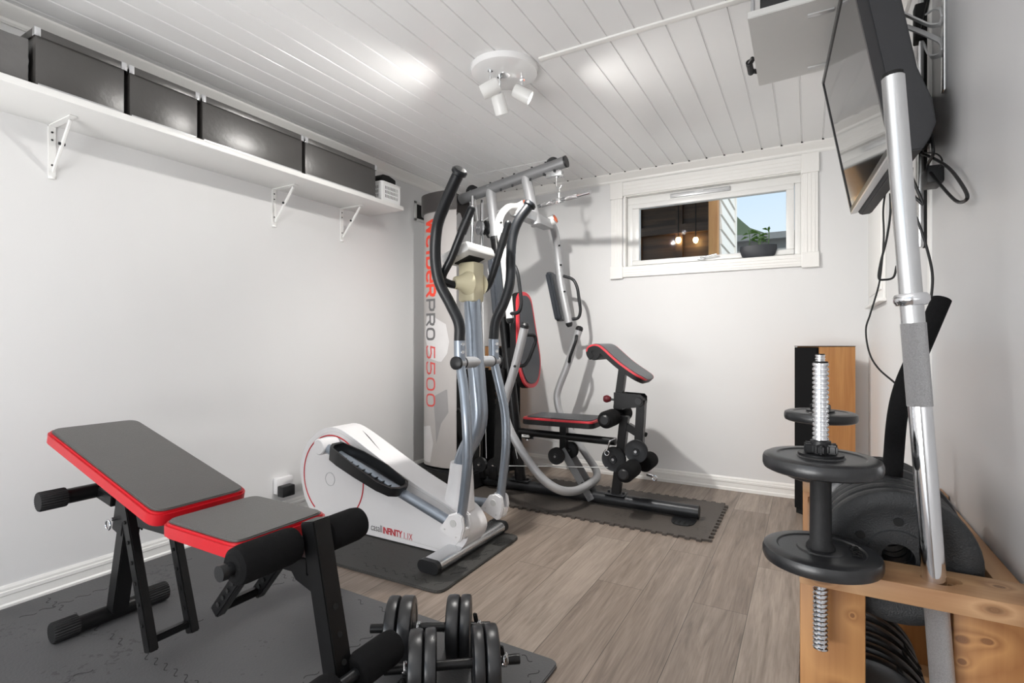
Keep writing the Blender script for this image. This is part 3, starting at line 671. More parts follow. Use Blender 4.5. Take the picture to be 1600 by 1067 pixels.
# inner panel line and red ring on the near face
cen = V((sum(p.x for p in side)/len(side), ny, sum(p.z for p in side)/len(side)))
inl = [p+(cen-p).normalized()*.032 for p in side]; inl = [V((p.x, ny+.0005, p.z)) for p in inl]
B().tube(inl+[inl[0]], .0013, 6).obj('panel_line', M['greypl'], shell)
rc = V((-2.205, ny-.001, .275)); 
rp = [rc+V((math.cos(R(a))*.225, 0, math.sin(R(a))*.225)) for a in range(-52, 236, 4)]
B().tube(rp, .0035, 6).obj('red_ring', M['red'], shell)
B().torus((rc.x-.02,ny-.0005,.265),.035,.0012,(0,1,0)).obj('cap_line', M['silver'], shell)
tm = text_mesh('casall', .05, .0004, .74); wid = max(v.co.x for v in tm.vertices)
tx = at(597, 833, Y=ny)
o = place_text('lettering', tm, M['logogrey'], shell, lambda c: V((tx.x-wid+c.x, ny-.001-c.z, tx.z+.004+c.y)))
tm = text_mesh('INFINITY', .045, .0004, .74, .93, .001); wid2 = max(v.co.x for v in tm.vertices)
o = place_text('lettering', tm, M['red'], shell, lambda c: V((tx.x+.006+c.x, ny-.001-c.z, tx.z+.002+c.y)))
tm = text_mesh('1.1X', .045, .0004, .64, 1.05)
o = place_text('lettering', tm, M['red'], shell, lambda c: V((tx.x+.012+wid2+c.x, ny-.001-c.z, tx.z+c.y)))
# vent slit in the ridge
def ztop(x):
    c_ = [a.z+(b_.z-a.z)*(x-a.x)/(b_.x-a.x) for a, b_ in zip(side, side[1:]+side[:1]) if (a.x-x)*(b_.x-x) < 0]
    return max(c_)
B().tube([(x, 2.06-.05*k/8, ztop(x)-.0005) for k, x in enumerate([-2.10+.022*i for i in range(9)])], [.0006,.002,.003,.003,.003,.0026,.002,.0012,.0006], 6).obj('vent_slit', M['soot'], shell)
# mast boot and mast
mx_, my_ = -1.385, 2.03
B().tube([(-1.44,my_,.22),(-1.43,my_,.33),(-1.425,my_,.43)], [.075,.062,.052], 28).obj('mast_boot', M['whitepl'], et)
mast = smooth_path([(-1.44,my_,.3),(-1.415,my_,.45),(-1.33,my_,.62),(-1.335,my_,.80),(-1.35,my_,.95),(-1.365,my_,1.2)], 6)
B().tube(mast, .040, 28).obj('mast', M['bluesteel'], et)
hb_ = B().box((-1.415,1.985,1.185),(-1.325,2.075,1.37),.012)
for s_ in (-1,1): hb_.tube([(-1.37,2.03+s_*.035,1.27),(-1.375,2.03+s_*.052,1.27),(-1.385,2.03+s_*.07,1.27),(-1.40,2.03+s_*.092,1.268)],[.062,.046,.034,.028],28)
hb_.obj('console_neck', M['cream'], et)
# console
def tilt_box(b, c, sx, sy, sz, rx, ry, rz, bev): 
    c = V(c); return b.box(c-V((sx,sy,sz))/2, c+V((sx,sy,sz))/2, bev, Euler((R(rx),R(ry),R(rz))).to_matrix())
con = B(); tilt_box(con, (-1.385,2.03,1.403), .16, .235, .05, 0, -20, 0, .016); con.obj('console', M['greypl'], et)
con = B(); tilt_box(con, (-1.378,2.03,1.378), .09, .13, .006, 0, -22, 0, .002); con.obj('console_mount', M['soot'], et)
# fixed handlebars
for s_ in (-1, 1):
    pts = [(-1.385,my_+s_*.03,1.262),(-1.41,my_+s_*.11,1.262),(-1.428,my_+s_*.145,1.29),(-1.375,my_+s_*.15,1.37),(-1.32,my_+s_*.158,1.465),(-1.262,my_+s_*.16,1.57)]
    if s_ > 0: pts = [(-1.385,my_+.03,1.25),(-1.38,my_+.1,1.25),(-1.37,my_+.14,1.27),(-1.345,my_+.15,1.33),(-1.30,my_+.155,1.46),(-1.262,my_+.158,1.57)]
    g_ = B().tube(smooth_path(pts, 6), .0178, 20).ball(pts[-1], .0180).obj('fixed_handlebar', M['grip'], et)
    q0, q1 = V(pts[-2]), V(pts[-1]); B().tube([q0.lerp(q1,.1),q0.lerp(q1,.6)],.0205,20).obj('pulse_grip', M['blackpl'], g_)
    B().bar(q0.lerp(q1,.3)+V((-.017,0,.0)), q0.lerp(q1,.55)+V((-.018,0,0)), .012,.006).obj('sensor_plate', M['chrome'], g_)
# cross axle
B().cyl((-1.334,1.865,.907),(-1.334,2.20,.907),.026,32).obj('cross_axle', M['silver'], et)
for ya in (1.905, 2.145): B().cyl((-1.334,ya,.907),(-1.334,ya+.008,.907),.0275,32).obj('axle_ring', M['blackpl'], et)
for ya, yb in ((1.847,1.868),(2.195,2.212)): B().lathe([(0,0),(.02,.001),(.029,.006),(.029,yb-ya),(0,yb-ya)], (-1.334,ya,.907), (0,1,0), 28).obj('end_cap', M['blackpl'], et)
near = [(718,532),(717,505),(703,474),(686,440),(680,400),(683,355),(694,322),(706,294),(718,268)]
yn = [1.882,1.88,1.868,1.845,1.82,1.795,1.768,1.745,1.726]
far = [(771,530),(775,500),(788,472),(797,440),(798,400),(801,370),(810,345),(828,320)]
yf = [2.178,2.185,2.2,2.22,2.25,2.275,2.295,2.33]
for lst, ys, s_ in ((near, yn, -1), (far, yf, 1)):
    pts = [at(a, c_, Y=y) for (a, c_), y in zip(lst, ys)]
    h_ = B().tube(smooth_path(pts, 8), .0245, 28).obj('moving_handle', M['grip'], et)
    d = (pts[-1]-pts[-2]).normalized(); B().lathe([(0,.014),(.025,.012),(.0325,.004),(.0325,-.007),(.0255,-.014),(0,-.014)], pts[-1], d, 28).obj('grip_knob', M['grip'], h_)
    y_ = 1.887 if s_ < 0 else 2.173
    B().tube([(-1.334,y_,.915),(-1.336,y_,1.012)], .0255, 28).obj('handle_sleeve', M['bluesteel'], h_)
    b = B()
    for z in (.955,.99): b.cyl((-1.312,y_-.012,z),(-1.306,y_-.016,z),.008,12).cyl((-1.306,y_-.016,z),(-1.304,y_-.017,z),.004,8)
    b.obj('bolts', M['chrome'], h_)
    yl = 1.865 if s_ < 0 else 2.195
    lo = [(-1.33,y_,.89),(-1.305,y_*.6+yl*.4,.78),(-1.283,yl,.65),(-1.278,yl,.5),(-1.293,yl,.35),(-1.315,yl,.21)]
    B().tube(smooth_path(lo, 8), .0215, 24).obj('swing_arm', M['bluesteel'], et)
    # foot joint cover (white, tear shaped)
    fx, fz = -1.325, .205
    def fj(y0_, th): 
        c_ = V((fx, y0_, fz)); pr = [(-.085,-.03),(-.03,.045),(.01,.058),(.042,.045),(.05,.0),(.035,-.055),(.018,-.072),(-.03,-.052)]
        return [(c_.x+a, y0_, c_.z+z) for a, z in pr]
    jb_ = B().prism(fj(yl-.034,0), (0,.018,0), .005).prism(fj(yl+.016,0), (0,.018,0), .005); jb_.prism([(fx+.012,yl-.02,fz-.06),(fx+.04,yl-.02,fz-.05),(fx+.047,yl-.02,fz-.01),(fx+.03,yl-.02,fz-.01)], (0,.04,0), .003)
    j = jb_.obj('joint_cover', M['whitepl'], et); B().cyl((fx-.005,yl-.037,fz+.012),(fx-.005,yl-.033,fz+.012),.016,20).cyl((fx-.05,yl-.036,fz-.02),(fx-.05,yl-.0335,fz-.02),.004,8).cyl((fx+.01,yl-.036,fz-.045),(fx+.01,yl-.0335,fz-.045),.004,8).obj('screw_cover', M['greypl'], j)
    # pedal rail and pedal
    if s_ < 0:
        k0 = V((-2.16, yl, .458)); 
        B().lathe([(0,0),(.036,.0),(.042,.006),(.042,.06),(.036,.11),(0,.11)], (-2.175,yl-.035,.462), (0,1,0), 32).obj('crank_hub', M['whitepl'], et)
    else: k0 = V((-2.20, yl, .17))
    k1 = V((fx-.03, yl, fz-.005)); B().cyl(k0, k1, .0235, 24).obj('pedal_rail', M['bluesteel'], et)
    d = (k1-k0).normalized(); up = V((0,-1,0)).cross(d); up = up if up.z > 0 else -up
    c0 = k0+d*.095+up*.002; y_c = yl-.015
    def po(u, v, hgt): return V((c0.x, y_c, c0.z))+d*u*1.1+V((0,v*1.12,0))+up*hgt*1.2
    shape = [(0,-.03),(.02,-.055),(.08,-.065),(.2,-.07),(.33,-.068),(.39,-.055),(.41,-.025),(.41,.02),(.38,.05),(.25,.062),(.1,.06),(.02,.045),(0,.02)]
    base_ = B().prism([po(u,v,-.005) for u,v in shape], up*.012, .003); ped = base_.obj('pedal', M['blackpl'], et)
    rim = [po(u,v,.028+(.022 if u<.06 else .0)) for u,v in shape]; b = B(); n_ = len(shape)
    o = bmesh.new(); lo_ = [o.verts.new(po(u,v,-.004)) for u,v in shape]; hi_ = [o.verts.new(po(u*1.0+(-.006 if u<.05 else .008 if u > .35 else 0),v*1.1,(.054 if u<.1 and v<.03 else .044 if u < .3 else .034))) for u,v in shape]
    li_ = [o.verts.new(po(.01+u*.955,v*.93,.003)) for u,v in shape]; hi2 = [o.verts.new(po(.008+u*.965,v*1.0,(.054 if u<.1 and v<.03 else .044 if u < .3 else .034))) for u,v in shape]
    for i in range(n_):
        j_ = (i+1)%n_
        o.faces.new((lo_[i],lo_[j_],hi_[j_],hi_[i])); o.faces.new((hi_[i],hi_[j_],hi2[j_],hi2[i])); o.faces.new((hi2[i],hi2[j_],li_[j_],li_[i]))
    bmesh.ops.recalc_face_normals(o, faces=o.faces); b._merge(o); b.obj('pedal_rim', M['blackpl'], ped, 50)
    b = B()
    for k in range(8): u = .06+.04*k; b.tube(smooth_path([po(u,-.035,.008),po(u+.008,0,.011),po(u,.035,.008)],4), .0035, 8)
    b.obj('tread_ribs', M['blackpl'], ped)
# stabilisers
def stab(x, y0_, y1_, w=.105, h=.052):
    sec = [(math.cos(a)*h/2*1.0+(0), math.sin(a)*h/2) for a in [0]]
    n = 24; sec = []
    for k in range(n):
        a = 2*math.pi*k/n; sx = (w/2-h/2)*(1 if math.cos(a) > 0 else -1); sec.append((math.cos(a)*h/2+sx, math.sin(a)*h/2))
    z = T+.004+h/2
    so = B().tube([(x,y0_,z),(x,y1_,z)], 1, sec=sec, up=(0,0,1)).obj('stabiliser', M['steel'], et)
    for ya, yb in ((y0_-.014,y0_+.012),(y1_-.012,y1_+.014)):
        B().tube([(x,ya,z),(x,yb,z)], 1.06, sec=sec, up=(0,0,1)).obj('end_cap', M['blackpl'], so)
    B().box((x-.03,2.0,z+h/2-.002),(x+.03,2.06,z+h/2+.004),.002).cyl((x,2.03,z+h/2+.003),(x,2.03,z+h/2+.007),.008,12).obj('bolt_plate', M['steel'], so)
stab(-1.405, 1.765, 2.33); stab(-2.33, 1.78, 2.30)

# ================================================================== MULTI GYM
ym = 3.03
gy = thing('multi_gym', 'grey multi gym machine with lat bar, press arms and padded seat', 'exercise machine', (-1.4, ym, T))
def c(px, py, y=ym): return at(px, py, Y=y)
zb = .053
B().cyl((-2.25,ym,zb),(-.535,ym,zb),.036,32,bev=.002).obj('base_beam', M['darkmetal'], gy)
B().cyl((-.537,ym,zb),(-.523,ym,zb),.037,32,bev=.002).obj('end_cap', M['blackpl'], gy)
B().prism(round_poly([(-.66,3.02,0),(-.655,2.93,0),(-.63,2.885,0),(-.56,2.885,0),(-.535,2.93,0),(-.53,3.02,0)],.03), (0,0,.004)).obj('foot_plate', M['darkmetal'], gy).location.z += 0
fp = gy.children[-1]; fp.data.transform(Matrix.Translation((0,0,T+.001)))
b = B()
for k in range(4): b.box((-.64+k*.027,2.90,T+.0055),(-.63+k*.027,2.95,T+.006))
b.obj('slots', M['soot'], fp)
fpA, fpB = V((-1.0,ym,.08)), V((-.945,ym,.56))
B().bar(fpA, fpB, .05, .05, (0,1,0)).obj('front_post', M['blackmetal'], gy)
B().box((-1.06,2.985,zb+.034),(-.94,3.075,zb+.040),.002).cyl((-1.045,ym,zb+.04),(-1.045,ym,zb+.052),.008,8).cyl((-.955,ym,zb+.04),(-.955,ym,zb+.052),.008,8).obj('base_bracket', M['darkmetal'], gy)
B().box((-1.72,2.985,zb+.034),(-1.58,3.075,zb+.040),.002).cyl((-1.70,ym,zb+.04),(-1.70,ym,zb+.052),.008,8).cyl((-1.6,ym,zb+.04),(-1.6,ym,zb+.052),.008,8).obj('base_bracket', M['darkmetal'], gy)
upT, upB, upM = c(766,292), V((-1.65,ym,.08)), c(772,390)
upM = upB.lerp(upT, .82)
B().tube([upB, upM], .036, 28).obj('rear_upright', M['blackmetal'], gy)
B().tube([upM, upT], .035, 28).obj('upper_upright', M['silver'], gy)
B().tube([upB.lerp(upT,.815),upB.lerp(upT,.825)],.038,28).obj('joint_collar', M['darkmetal'], gy)
bmL, bmR = c(720,312), c(883,253)
B().cyl(bmL, bmR, .036, 32, bev=.002).obj('top_boom', M['silverdark'], gy)
dd = (bmR-bmL).normalized()
for p, s_ in ((bmL,-1),(bmR,1)): B().cyl(p, p+dd*s_*.012, .037, 32).obj('end_cap', M['darkmetal'], gy)
B().tube([c(822,277), c(833,330), c(838,352)], .035, 28).obj('arm_support', M['silver'], gy)
b = B()
for px in (745,770,790,808,835,855,870):
    p = bmL.lerp(bmR, (px-720)/163); b.cyl(p+V((0,-.025,-.035)), p+V((0,-.025,-.05)), .007, 8).cyl(p+V((0,.0,.033)), p+V((0,0,.046)), .007, 8)
b.obj('bolts', M['darkmetal'], gy)
def pulley(p, ax, r=.05, w=.024, m='blackpl', name='pulley'):
    p = V(p); o = B().lathe([(0,-w/2),(r*.3,-w/2-.004),(r*.32,-w/2),(r*.85,-w/2+.002),(r,-w/2),(r*.84,0),(r,w/2),(r*.85,w/2-.002),(r*.32,w/2),(r*.3,w/2+.004),(0,w/2)], p, ax, 32).obj(name, M[m], gy)
    a = V(ax).normalized(); B().cyl(p-a*(w/2+.012), p+a*(w/2+.012), .008, 12).obj('axle_bolt', M['steel'], o); return o
pulley(c(738,300), (0,1,0), .046, .026); pulley(c(864,258), (0,1,0), .048, .026)
pulley(c(750,356,2.985), (.55,.83,0), .05, .022, 'silverdark'); pulley(c(760,356,3.02), (.55,.83,0), .05, .022, 'darkmetal')
B().bar(c(764,372,3.01), c(752,352,3.01), .03, .006).obj('pulley_bracket', M['soot'], gy)
# chain, carabiner, lat bar
b = B().box(c(862,276)-V((.04,.02,.004)), c(872,268)+V((.03,.02,.004)),.002); b.obj('pulley_plate', M['steel'], gy)
z0_ = c(873,266); b = B().cyl(z0_+V((0,0,.02)), z0_-V((0,0,.015)), .01, 14).torus(z0_-V((0,0,.03)), .014,.004,(1,.4,0),20,8)
ch = b.obj('cable_stop', M['steel'], gy)
def link(cn, L, w, r=.0035, ax=(0,1,0)):
    a = V(ax).normalized(); s_ = a.cross(V((0,0,1))); pts = []
    for k in range(25):
        t_ = 2*math.pi*k/24; pts.append(V(cn)+s_*math.cos(t_)*w/2+V((0,0,1))*(math.sin(t_)*w/2+(L/2-w/2)*(1 if math.sin(t_) >= 0 else -1)))
    return B().tube(pts, r, 8, caps=False)
link(c(873,284), .085, .032).obj('carabiner', M['steel'], gy)
link(c(873,299), .04, .02, .003, (1,0,0)).obj('chain_link', M['steel'], gy)
lbA, lbB = c(838,323,3.10), c(922,300,2.93); lbC = lbA.lerp(lbB, .455)
lb_ = B().cyl(lbA, lbB, .0125, 20).obj('lat_bar', M['chrome'], gy)
B().cyl(lbC+V((0,0,.045)), lbC-V((0,0,.016)), .013, 14).box(lbC-V((.03,.016,.014)), lbC+V((.03,.016,.018)), .008).obj('bar_swivel', M['steel'], lb_)
dl = (lbB-lbA).normalized()
B().cyl(lbC+dl*.06, lbC+dl*.16, .015, 18).cyl(lbC-dl*.16, lbC-dl*.06, .015, 18).obj('knurled_grip', M['knurl'], lb_)
# cross member with butterfly arms
cm = B().box((-1.60,2.80,1.775),(-1.52,3.26,1.835),.004).obj('cross_member', M['silver'], gy)
for s_, oc in ((-1,(810,325)),(1,(857,344))):
    Y_ = ym+s_*.225
    piv = V((-1.555, ym+s_*.215, 1.835))
    pv = B().cyl((-1.60,ym+s_*.215,1.805),(-1.50,ym+s_*.215,1.84),.032,28,bev=.002).obj('pivot_housing', M['white'], gy)
    q = V((-1.50,ym+s_*.215,1.84)); dq = V((.1,0,.035)).normalized()
    B().lathe([(0,.006),(.022,.005),(.028,0),(0,0)], q, dq, 28).obj('pivot_cap', M['orange'], pv)
    B().torus(q, .031, .003, dq).obj('cap_ring', M['chrome'], pv)
    ap = [(-1.555,ym+s_*.235,1.83),(-1.565,ym+s_*.33,1.80),(-1.575,ym+s_*.405,1.71),(-1.575+(.035 if s_<0 else 0),ym+s_*.43,1.58),(-1.55+(.035 if s_<0 else 0),ym+s_*.43,1.40),(-1.489,ym+s_*.425,1.135)]
    ap = smooth_path(ap, 6); arm = B().tube(ap, .027 if s_ > 0 else .023, sec=[(math.cos(2*math.pi*k/20)*1.05, math.sin(2*math.pi*k/20)*.85) for k in range(20)]).obj('butterfly_arm', M['silver'] if s_ > 0 else M['white'], gy)  # near arm is white: the strong light on it is put into its colour
    e = ap[-1]; d = (ap[-1]-ap[-3]).normalized()
    B().lathe([(.0,.03),(.016,.028),(.024,.014),(.026,0),(0,0)], e, d, 24).obj('arm_cap', M['blackpl'], arm)
    # pad on the inner side
    u = d; n_ = V((-1,0,-.12)).normalized(); cpad = V((-1.575+(.02 if s_<0 else 0), ym+s_*.425, 1.335)); side_ = u.cross(n_).normalized()
    cr = [cpad+u*a+side_*b__ for a, b__ in ((-.18,-.055),(-.18,.055),(.19,.055),(.19,-.055))]
    B().prism(round_poly(cr, .035), n_*.045, .012, 3).obj('arm_pad', M['leatherd'], arm)
    hp = [(-1.535,ym+s_*.43,1.475),(-1.46,ym+s_*.44,1.45),(-1.43,ym+s_*.44,1.39),(-1.405,ym+s_*.44,1.22),(-1.42,ym+s_*.44,1.165),(-1.50,ym+s_*.43,1.16)]
    B().tube(fillet(hp, .04), .011, 16).obj('arm_handle', M['darkmetal'], arm)
    b = B()
    for f_ in (.45,.62,.83):
        p = ap[int(len(ap)*f_)]; b.cyl(p+V((.02,-.015,0)), p+V((.03,-.022,0)), .006, 10)
    b.obj('arm_bolts', M['soot'], arm)
# press arms
for s_ in (-1, 1):
    pp_ = [(-1.403,ym+s_*.407,1.088),(-1.475,ym+s_*.39,.86),(-1.55,ym+s_*.375,.66),(-1.555,ym+s_*.37,.575),(-1.52,ym+s_*.365,.47),(-1.42,ym+s_*.36,.33),(-1.32,ym+s_*.345,.215),(-1.24,ym+s_*.29,.15),(-1.19,ym+s_*.19,.125),(-1.17,ym+s_*.07,.125),(-1.17,ym+s_*.001,.125)]
    sp_ = smooth_path(pp_, 6); a_ = B().tube(sp_, .025, 24).obj('press_arm', M['silver'], gy)
    d = (V(pp_[0])-V(pp_[1])).normalized(); B().lathe([(0,.026),(.018,.022),(.0265,.01),(.0265,-.008),(0,-.008)], pp_[0], d, 24).obj('arm_cap', M['blackpl'], a_)
    hA = V(pp_[0])-d*.05; hB = V(pp_[0])-d*.24
    hp = [hA, hA+V((.03,-s_*.085,-.0)), hA+V((.035,-s_*.10,-.03)), hB+V((.045,-s_*.085,.035)), hB+V((.03,-s_*.06,.0)), hB]
    B().tube(fillet(hp, .03), .011, 16).obj('press_handle', M['darkmetal'], a_)
    b = B().cyl(hB+V((.015,-.03,0)), hB+V((.018,-.038,0)), .008, 10); b.obj('bolt', M['soot'], a_)
b = B()
for s_ in (-1,1): b.bar((-1.335,ym+s_*.045,.33),(-1.14,ym+s_*.045,.04),.048,.005,(0,1,0))
b.cyl((-1.155,ym-.05,.06),(-1.155,ym+.05,.06),.008,10).obj('link_plate', M['silverdark'], gy)
pulley((-1.36,2.96,.29), (0,1,0), .052, .026); pulley((-1.31,3.06,.315), (0,1,0), .052, .026)
B().cyl((-1.19,ym-.06,.135),(-1.19,ym+.06,.135),.012,12).obj('link_bolt', M['soot'], gy)
# seat
B().cyl(c(812,674), c(962,690), .024, 24).obj('seat_beam', M['blackmetal'], gy)
B().bar((-1.34,ym,.32),(-1.34,ym,.485),.045,.045,(0,1,0)).obj('seat_post', M['blackmetal'], gy)
sc_ = [(-1.575,2.885,.525),(-1.575,3.165,.525),(-1.09,3.175,.53),(-1.09,2.875,.53)]
pad('seat', sc_, (0,0,1), .042, M['padside'], M['leatherd'], gy, .05, .022, M['pinkred'], .012, .005)
# backrest
bt, bb_ = V((-1.625,0,1.33)), V((-1.565,0,.70)); ub = (bt-bb_).normalized(); nn = V((ub.z,0,-ub.x)); nn = nn if nn.x > 0 else -nn
def bk(w0, w1, m0, m1):
    q_ = bt-ub*.18; r_ = bb_+ub*.16; return [V((bt.x,ym-w0*.8,bt.z)), V((bt.x,ym+w0*.8,bt.z)), V((r_.x,ym+w1,r_.z)), V((bb_.x,ym+w1*.55,bb_.z)), V((bb_.x,ym-w1*.55,bb_.z)), V((r_.x,ym-w1,r_.z))]
pad('backrest', bk(.12,.17,0,0), nn, .055, M['padside'], M['leatherd'], gy, .09, .026, M['pinkred'], .014, .006)
# preacher pad
tpx = [(921,562),(917,556),(916,549),(918,543),(923,539.5),(930,538),(938,540),(946,546),(957,556),(970,567),(984,577),(996,585),(1004,590),(1009,595)]
tp2 = [c(a_, b__, 2.885) for a_, b__ in tpx]; tp2 = [V((p.x-.012*k/13, 0, p.z)) for k, p in enumerate(tp2)]
def loft(b, pts, y0_, y1_, off, th, inset=0., rnd=.075, n_t=None):
    # swept cushion: top line pts, thickness th below it, plan corners rounded at the front end
    P_ = smooth_path(pts, 3); L_ = [0]
    for p, q in zip(P_, P_[1:]): L_.append(L_[-1]+(q-p).length)
    tot = L_[-1]; o = bmesh.new(); rows = []
    for k, p in enumerate(P_):
        a_, b__ = P_[max(k-1,0)], P_[min(k+1,len(P_)-1)]; tg = (b__-a_).normalized(); nm = V((tg.z,0,-tg.x)); nm = -nm if nm.z < 0 and k > len(P_)*.35 else nm
        nm = V((-tg.z,0,tg.x))
        rest = tot-L_[k]; sh = 0 if rest > rnd else rnd-math.sqrt(max(0, rnd*rnd-(rnd-rest)**2)); sh = min(sh, rnd*.96)+inset
        hw0, hw1 = y0_+sh, y1_-sh
        top = p+nm*off; bot = p-nm*th
        rows.append([o.verts.new(V((top.x,hw0,top.z))), o.verts.new(V((top.x,hw1,top.z))), o.verts.new(V((bot.x,hw1,bot.z))), o.verts.new(V((bot.x,hw0,bot.z)))])
    for r0, r1 in zip(rows, rows[1:]):
        for k in range(4): o.faces.new((r0[k], r0[(k+1)%4], r1[(k+1)%4], r1[k]))
    o.faces.new(rows[0]); o.faces.new(rows[-1]); bmesh.ops.recalc_face_normals(o, faces=o.faces); return b._merge(o)
Y0p, Y1p = 2.885, 3.165
pr = loft(B(), tp2, Y0p, Y1p, 0, .034).obj('preacher_pad', M['padside'], gy, 50)
loft(B(), tp2[2:], Y0p-.001, Y1p+.001, .001, .008).obj('piping', M['pinkred'], pr, 50)
loft(B(), tp2[4:], Y0p, Y1p, .004, .006, .020, .07).obj('top_cover', M['leatherd'], pr, 50)
rl = B().cyl((-1.085,Y0p+.004,.932),(-1.085,Y1p-.004,.932),.040,28,bev=.006).obj('pad_roll', M['padside'], pr)
B().bar((-.99,ym,.60),(-.955,ym,.85),.045,.045,(0,1,0)).obj('pad_post', M['blackmetal'], gy)
b = B().prism([(-1.0,2.985,.70),(-.84,2.985,.695),(-.825,2.985,.68),(-.825,2.985,.64),(-.85,2.985,.62),(-1.0,2.985,.60)], (0,.006,0), .001).prism([(-1.0,3.07,.70),(-.84,3.07,.695),(-.825,3.07,.68),(-.825,3.07,.64),(-.85,3.07,.62),(-1.0,3.07,.60)], (0,.006,0), .001)
b.box((-1.0,2.99,.60),(-.95,3.07,.70)).obj('pivot_bracket', M['blackmetal'], gy)
B().cyl((-.85,2.975,.657),(-.85,3.085,.657),.02,20).obj('pivot_bolt', M['blackpl'], gy)
B().lathe([(0,0),(.014,.003),(.022,.02),(.024,.03),(.018,.045),(0,.048)], (-1.03,ym,.655), (-1,0,.0), 10).obj('knob', M['dkred'], gy)
B().cyl((-1.04,ym,.655),(-.99,ym,.65),.007,12).obj('knob_shaft', M['blackpl'], gy)
# leg developer
B().bar((-.845,ym,.66),(-.865,ym,.30),.05,.05,(0,1,0)).obj('leg_lever', M['blackmetal'], gy)
B().bar((-.93,ym,.50),(-.845,ym,.455),.045,.045,(0,1,0)).obj('lever_link', M['blackmetal'], gy)
B().cyl((-.85,ym+.03,.46),(-.83,ym+.045,.45),.014,12).obj('lever_bolt', M['soot'], gy)
for (x_, z_, ya, yb) in ((-1.0,.555,2.83,2.99),(-1.0,.555,3.07,3.22),(-.875,.275,2.78,2.97),(-.85,.27,3.09,3.26)):
    r_ = .05; L = yb-ya; B().lathe([(0,0),(.034,0),(.044,.006),(r_,.02),(r_,L-.02),(.044,L-.006),(0,L)], (x_,ya,z_), (0,1,0), 32).obj('foam_roller', M['foam'], gy)
    if ya < 3: B().lathe([(0,-.012),(.022,-.012),(.03,-.006),(.03,0),(0,0)], (x_,ya,z_), (0,1,0), 24).obj('roller_cap', M['blackpl'], gy)
pulley((-1.0,2.99,.305), (0,1,0), .072, .022, 'darkmetal', 'cam_disc'); pulley((-.865,2.99,.365), (0,1,0), .066, .022, 'darkmetal', 'cam_disc')
B().cyl((-.80,2.98,.24),(-.765,2.97,.235),.009,10).torus((-.755,2.97,.228),.014,.003,(0,1,0)).obj('locking_pin', M['chrome'], gy)
B().tube(fillet([(-.985,2.97,.43),(-1.01,2.95,.42),(-1.03,2.95,.36)],.01),.006,10).torus((-1.03,2.95,.345),.014,.003,(0,1,0)).obj('locking_pin', M['chrome'], gy)
# weight tower
cap_out = [(-2.365,3.17),(-2.385,3.06),(-2.375,2.96),(-2.33,2.89),(-2.26,2.86),(-2.16,2.855),(-2.06,2.87)]
arc = smooth_path([V((x_,y_,0)) for x_,y_ in [(-2.40,3.10),(-2.405,3.0),(-2.39,2.94),(-2.34,2.89),(-2.26,2.865),(-2.16,2.86),(-2.06,2.875)]], 6)
def sheet(a, z0_, z1_, th, n=1):
    b = B(); o = bmesh.new(); outer = a; cen_ = V((-2.2,3.03,0)); inner = [p+(cen_-p).normalized()*th for p in a]
    vs = [[o.verts.new(V((p.x,p.y,z))) for p in lst] for z in (z0_, z1_) for lst in (outer, inner)]
    m_ = len(a)
    for i in range(m_-1):
        o.faces.new((vs[0][i],vs[0][i+1],vs[2][i+1],vs[2][i])); o.faces.new((vs[1][i],vs[1][i+1],vs[3][i+1],vs[3][i]))
        o.faces.new((vs[0][i],vs[0][i+1],vs[1][i+1],vs[1][i])); o.faces.new((vs[2][i],vs[2][i+1],vs[3][i+1],vs[3][i]))
    for i in (0, m_-1): o.faces.new((vs[0][i],vs[1][i],vs[3][i],vs[2][i]))
    bmesh.ops.recalc_face_normals(o, faces=o.faces); return b._merge(o)
shr = sheet(arc, .14, 1.92, .006).obj('tower_shroud', M['shroud'], gy, 50)
cen_ = V((-2.2,3.03,0)); arc2 = [p+(p-cen_).normalized()*.018 for p in arc]
sheet(arc2, 1.895, 2.025, .02).obj('tower_cap', M['bronze'], gy, 50)
ys_ = 2.905
B().prism([c(a_, b__, 3.075) for a_, b__ in [(700,298),(716,303),(728,313),(737,321),(740,345),(732,346),(722,342),(719,333),(713,331),(709,337),(700,335)]], (0,.03,0), .003).obj('cap_flange', M['bronze'], gy)
B().prism([(-2.43,2.84,.014),(-1.93,2.84,.014),(-1.93,3.2,.014),(-2.43,3.2,.014)], (0,0,.115), .012).obj('tower_base', M['blackpl'], gy)
B().box((-2.33,2.93,.13),(-2.02,3.14,.74),.004).obj('weight_stack', M['soot'], gy)
b = B().cyl((-2.03,2.98,.13),(-2.0,2.98,2.0),.011,14).cyl((-2.03,3.10,.13),(-2.0,3.10,2.0),.011,14); b.obj('guide_rods', M['chrome'], gy)
B().tube(fillet([(-2.05,2.87,.53),(-2.02,2.84,.56),(-1.97,2.84,.5),(-2.0,2.86,.46)],.02),.007,10).obj('selector_pin', M['soot'], gy)
# cables
def cable(pts, r=.0028): B().tube(pts, r, 8).obj('cable', M['cable'], gy)
cable([(-2.02,3.03,.74), c(734,292)]); cable([c(741,300), (-1.97,3.0,1.83)]); cable([c(752,366), (-1.92,3.03,.2)])
cable([c(755,345), c(790,322)]); cable([c(741,262)+V((0,0,-.05)), c(862,249)+V((0,0,.0))], .002)
cable([(-1.9,3.0,.16),(-1.03,2.97,.255)]); cable([(-1.62,3.06,.37),(-1.33,3.03,.36)]); cable([(-1.7,2.9,.62),(-1.62,2.93,.25)]); cable([c(762,420),c(792,560)])
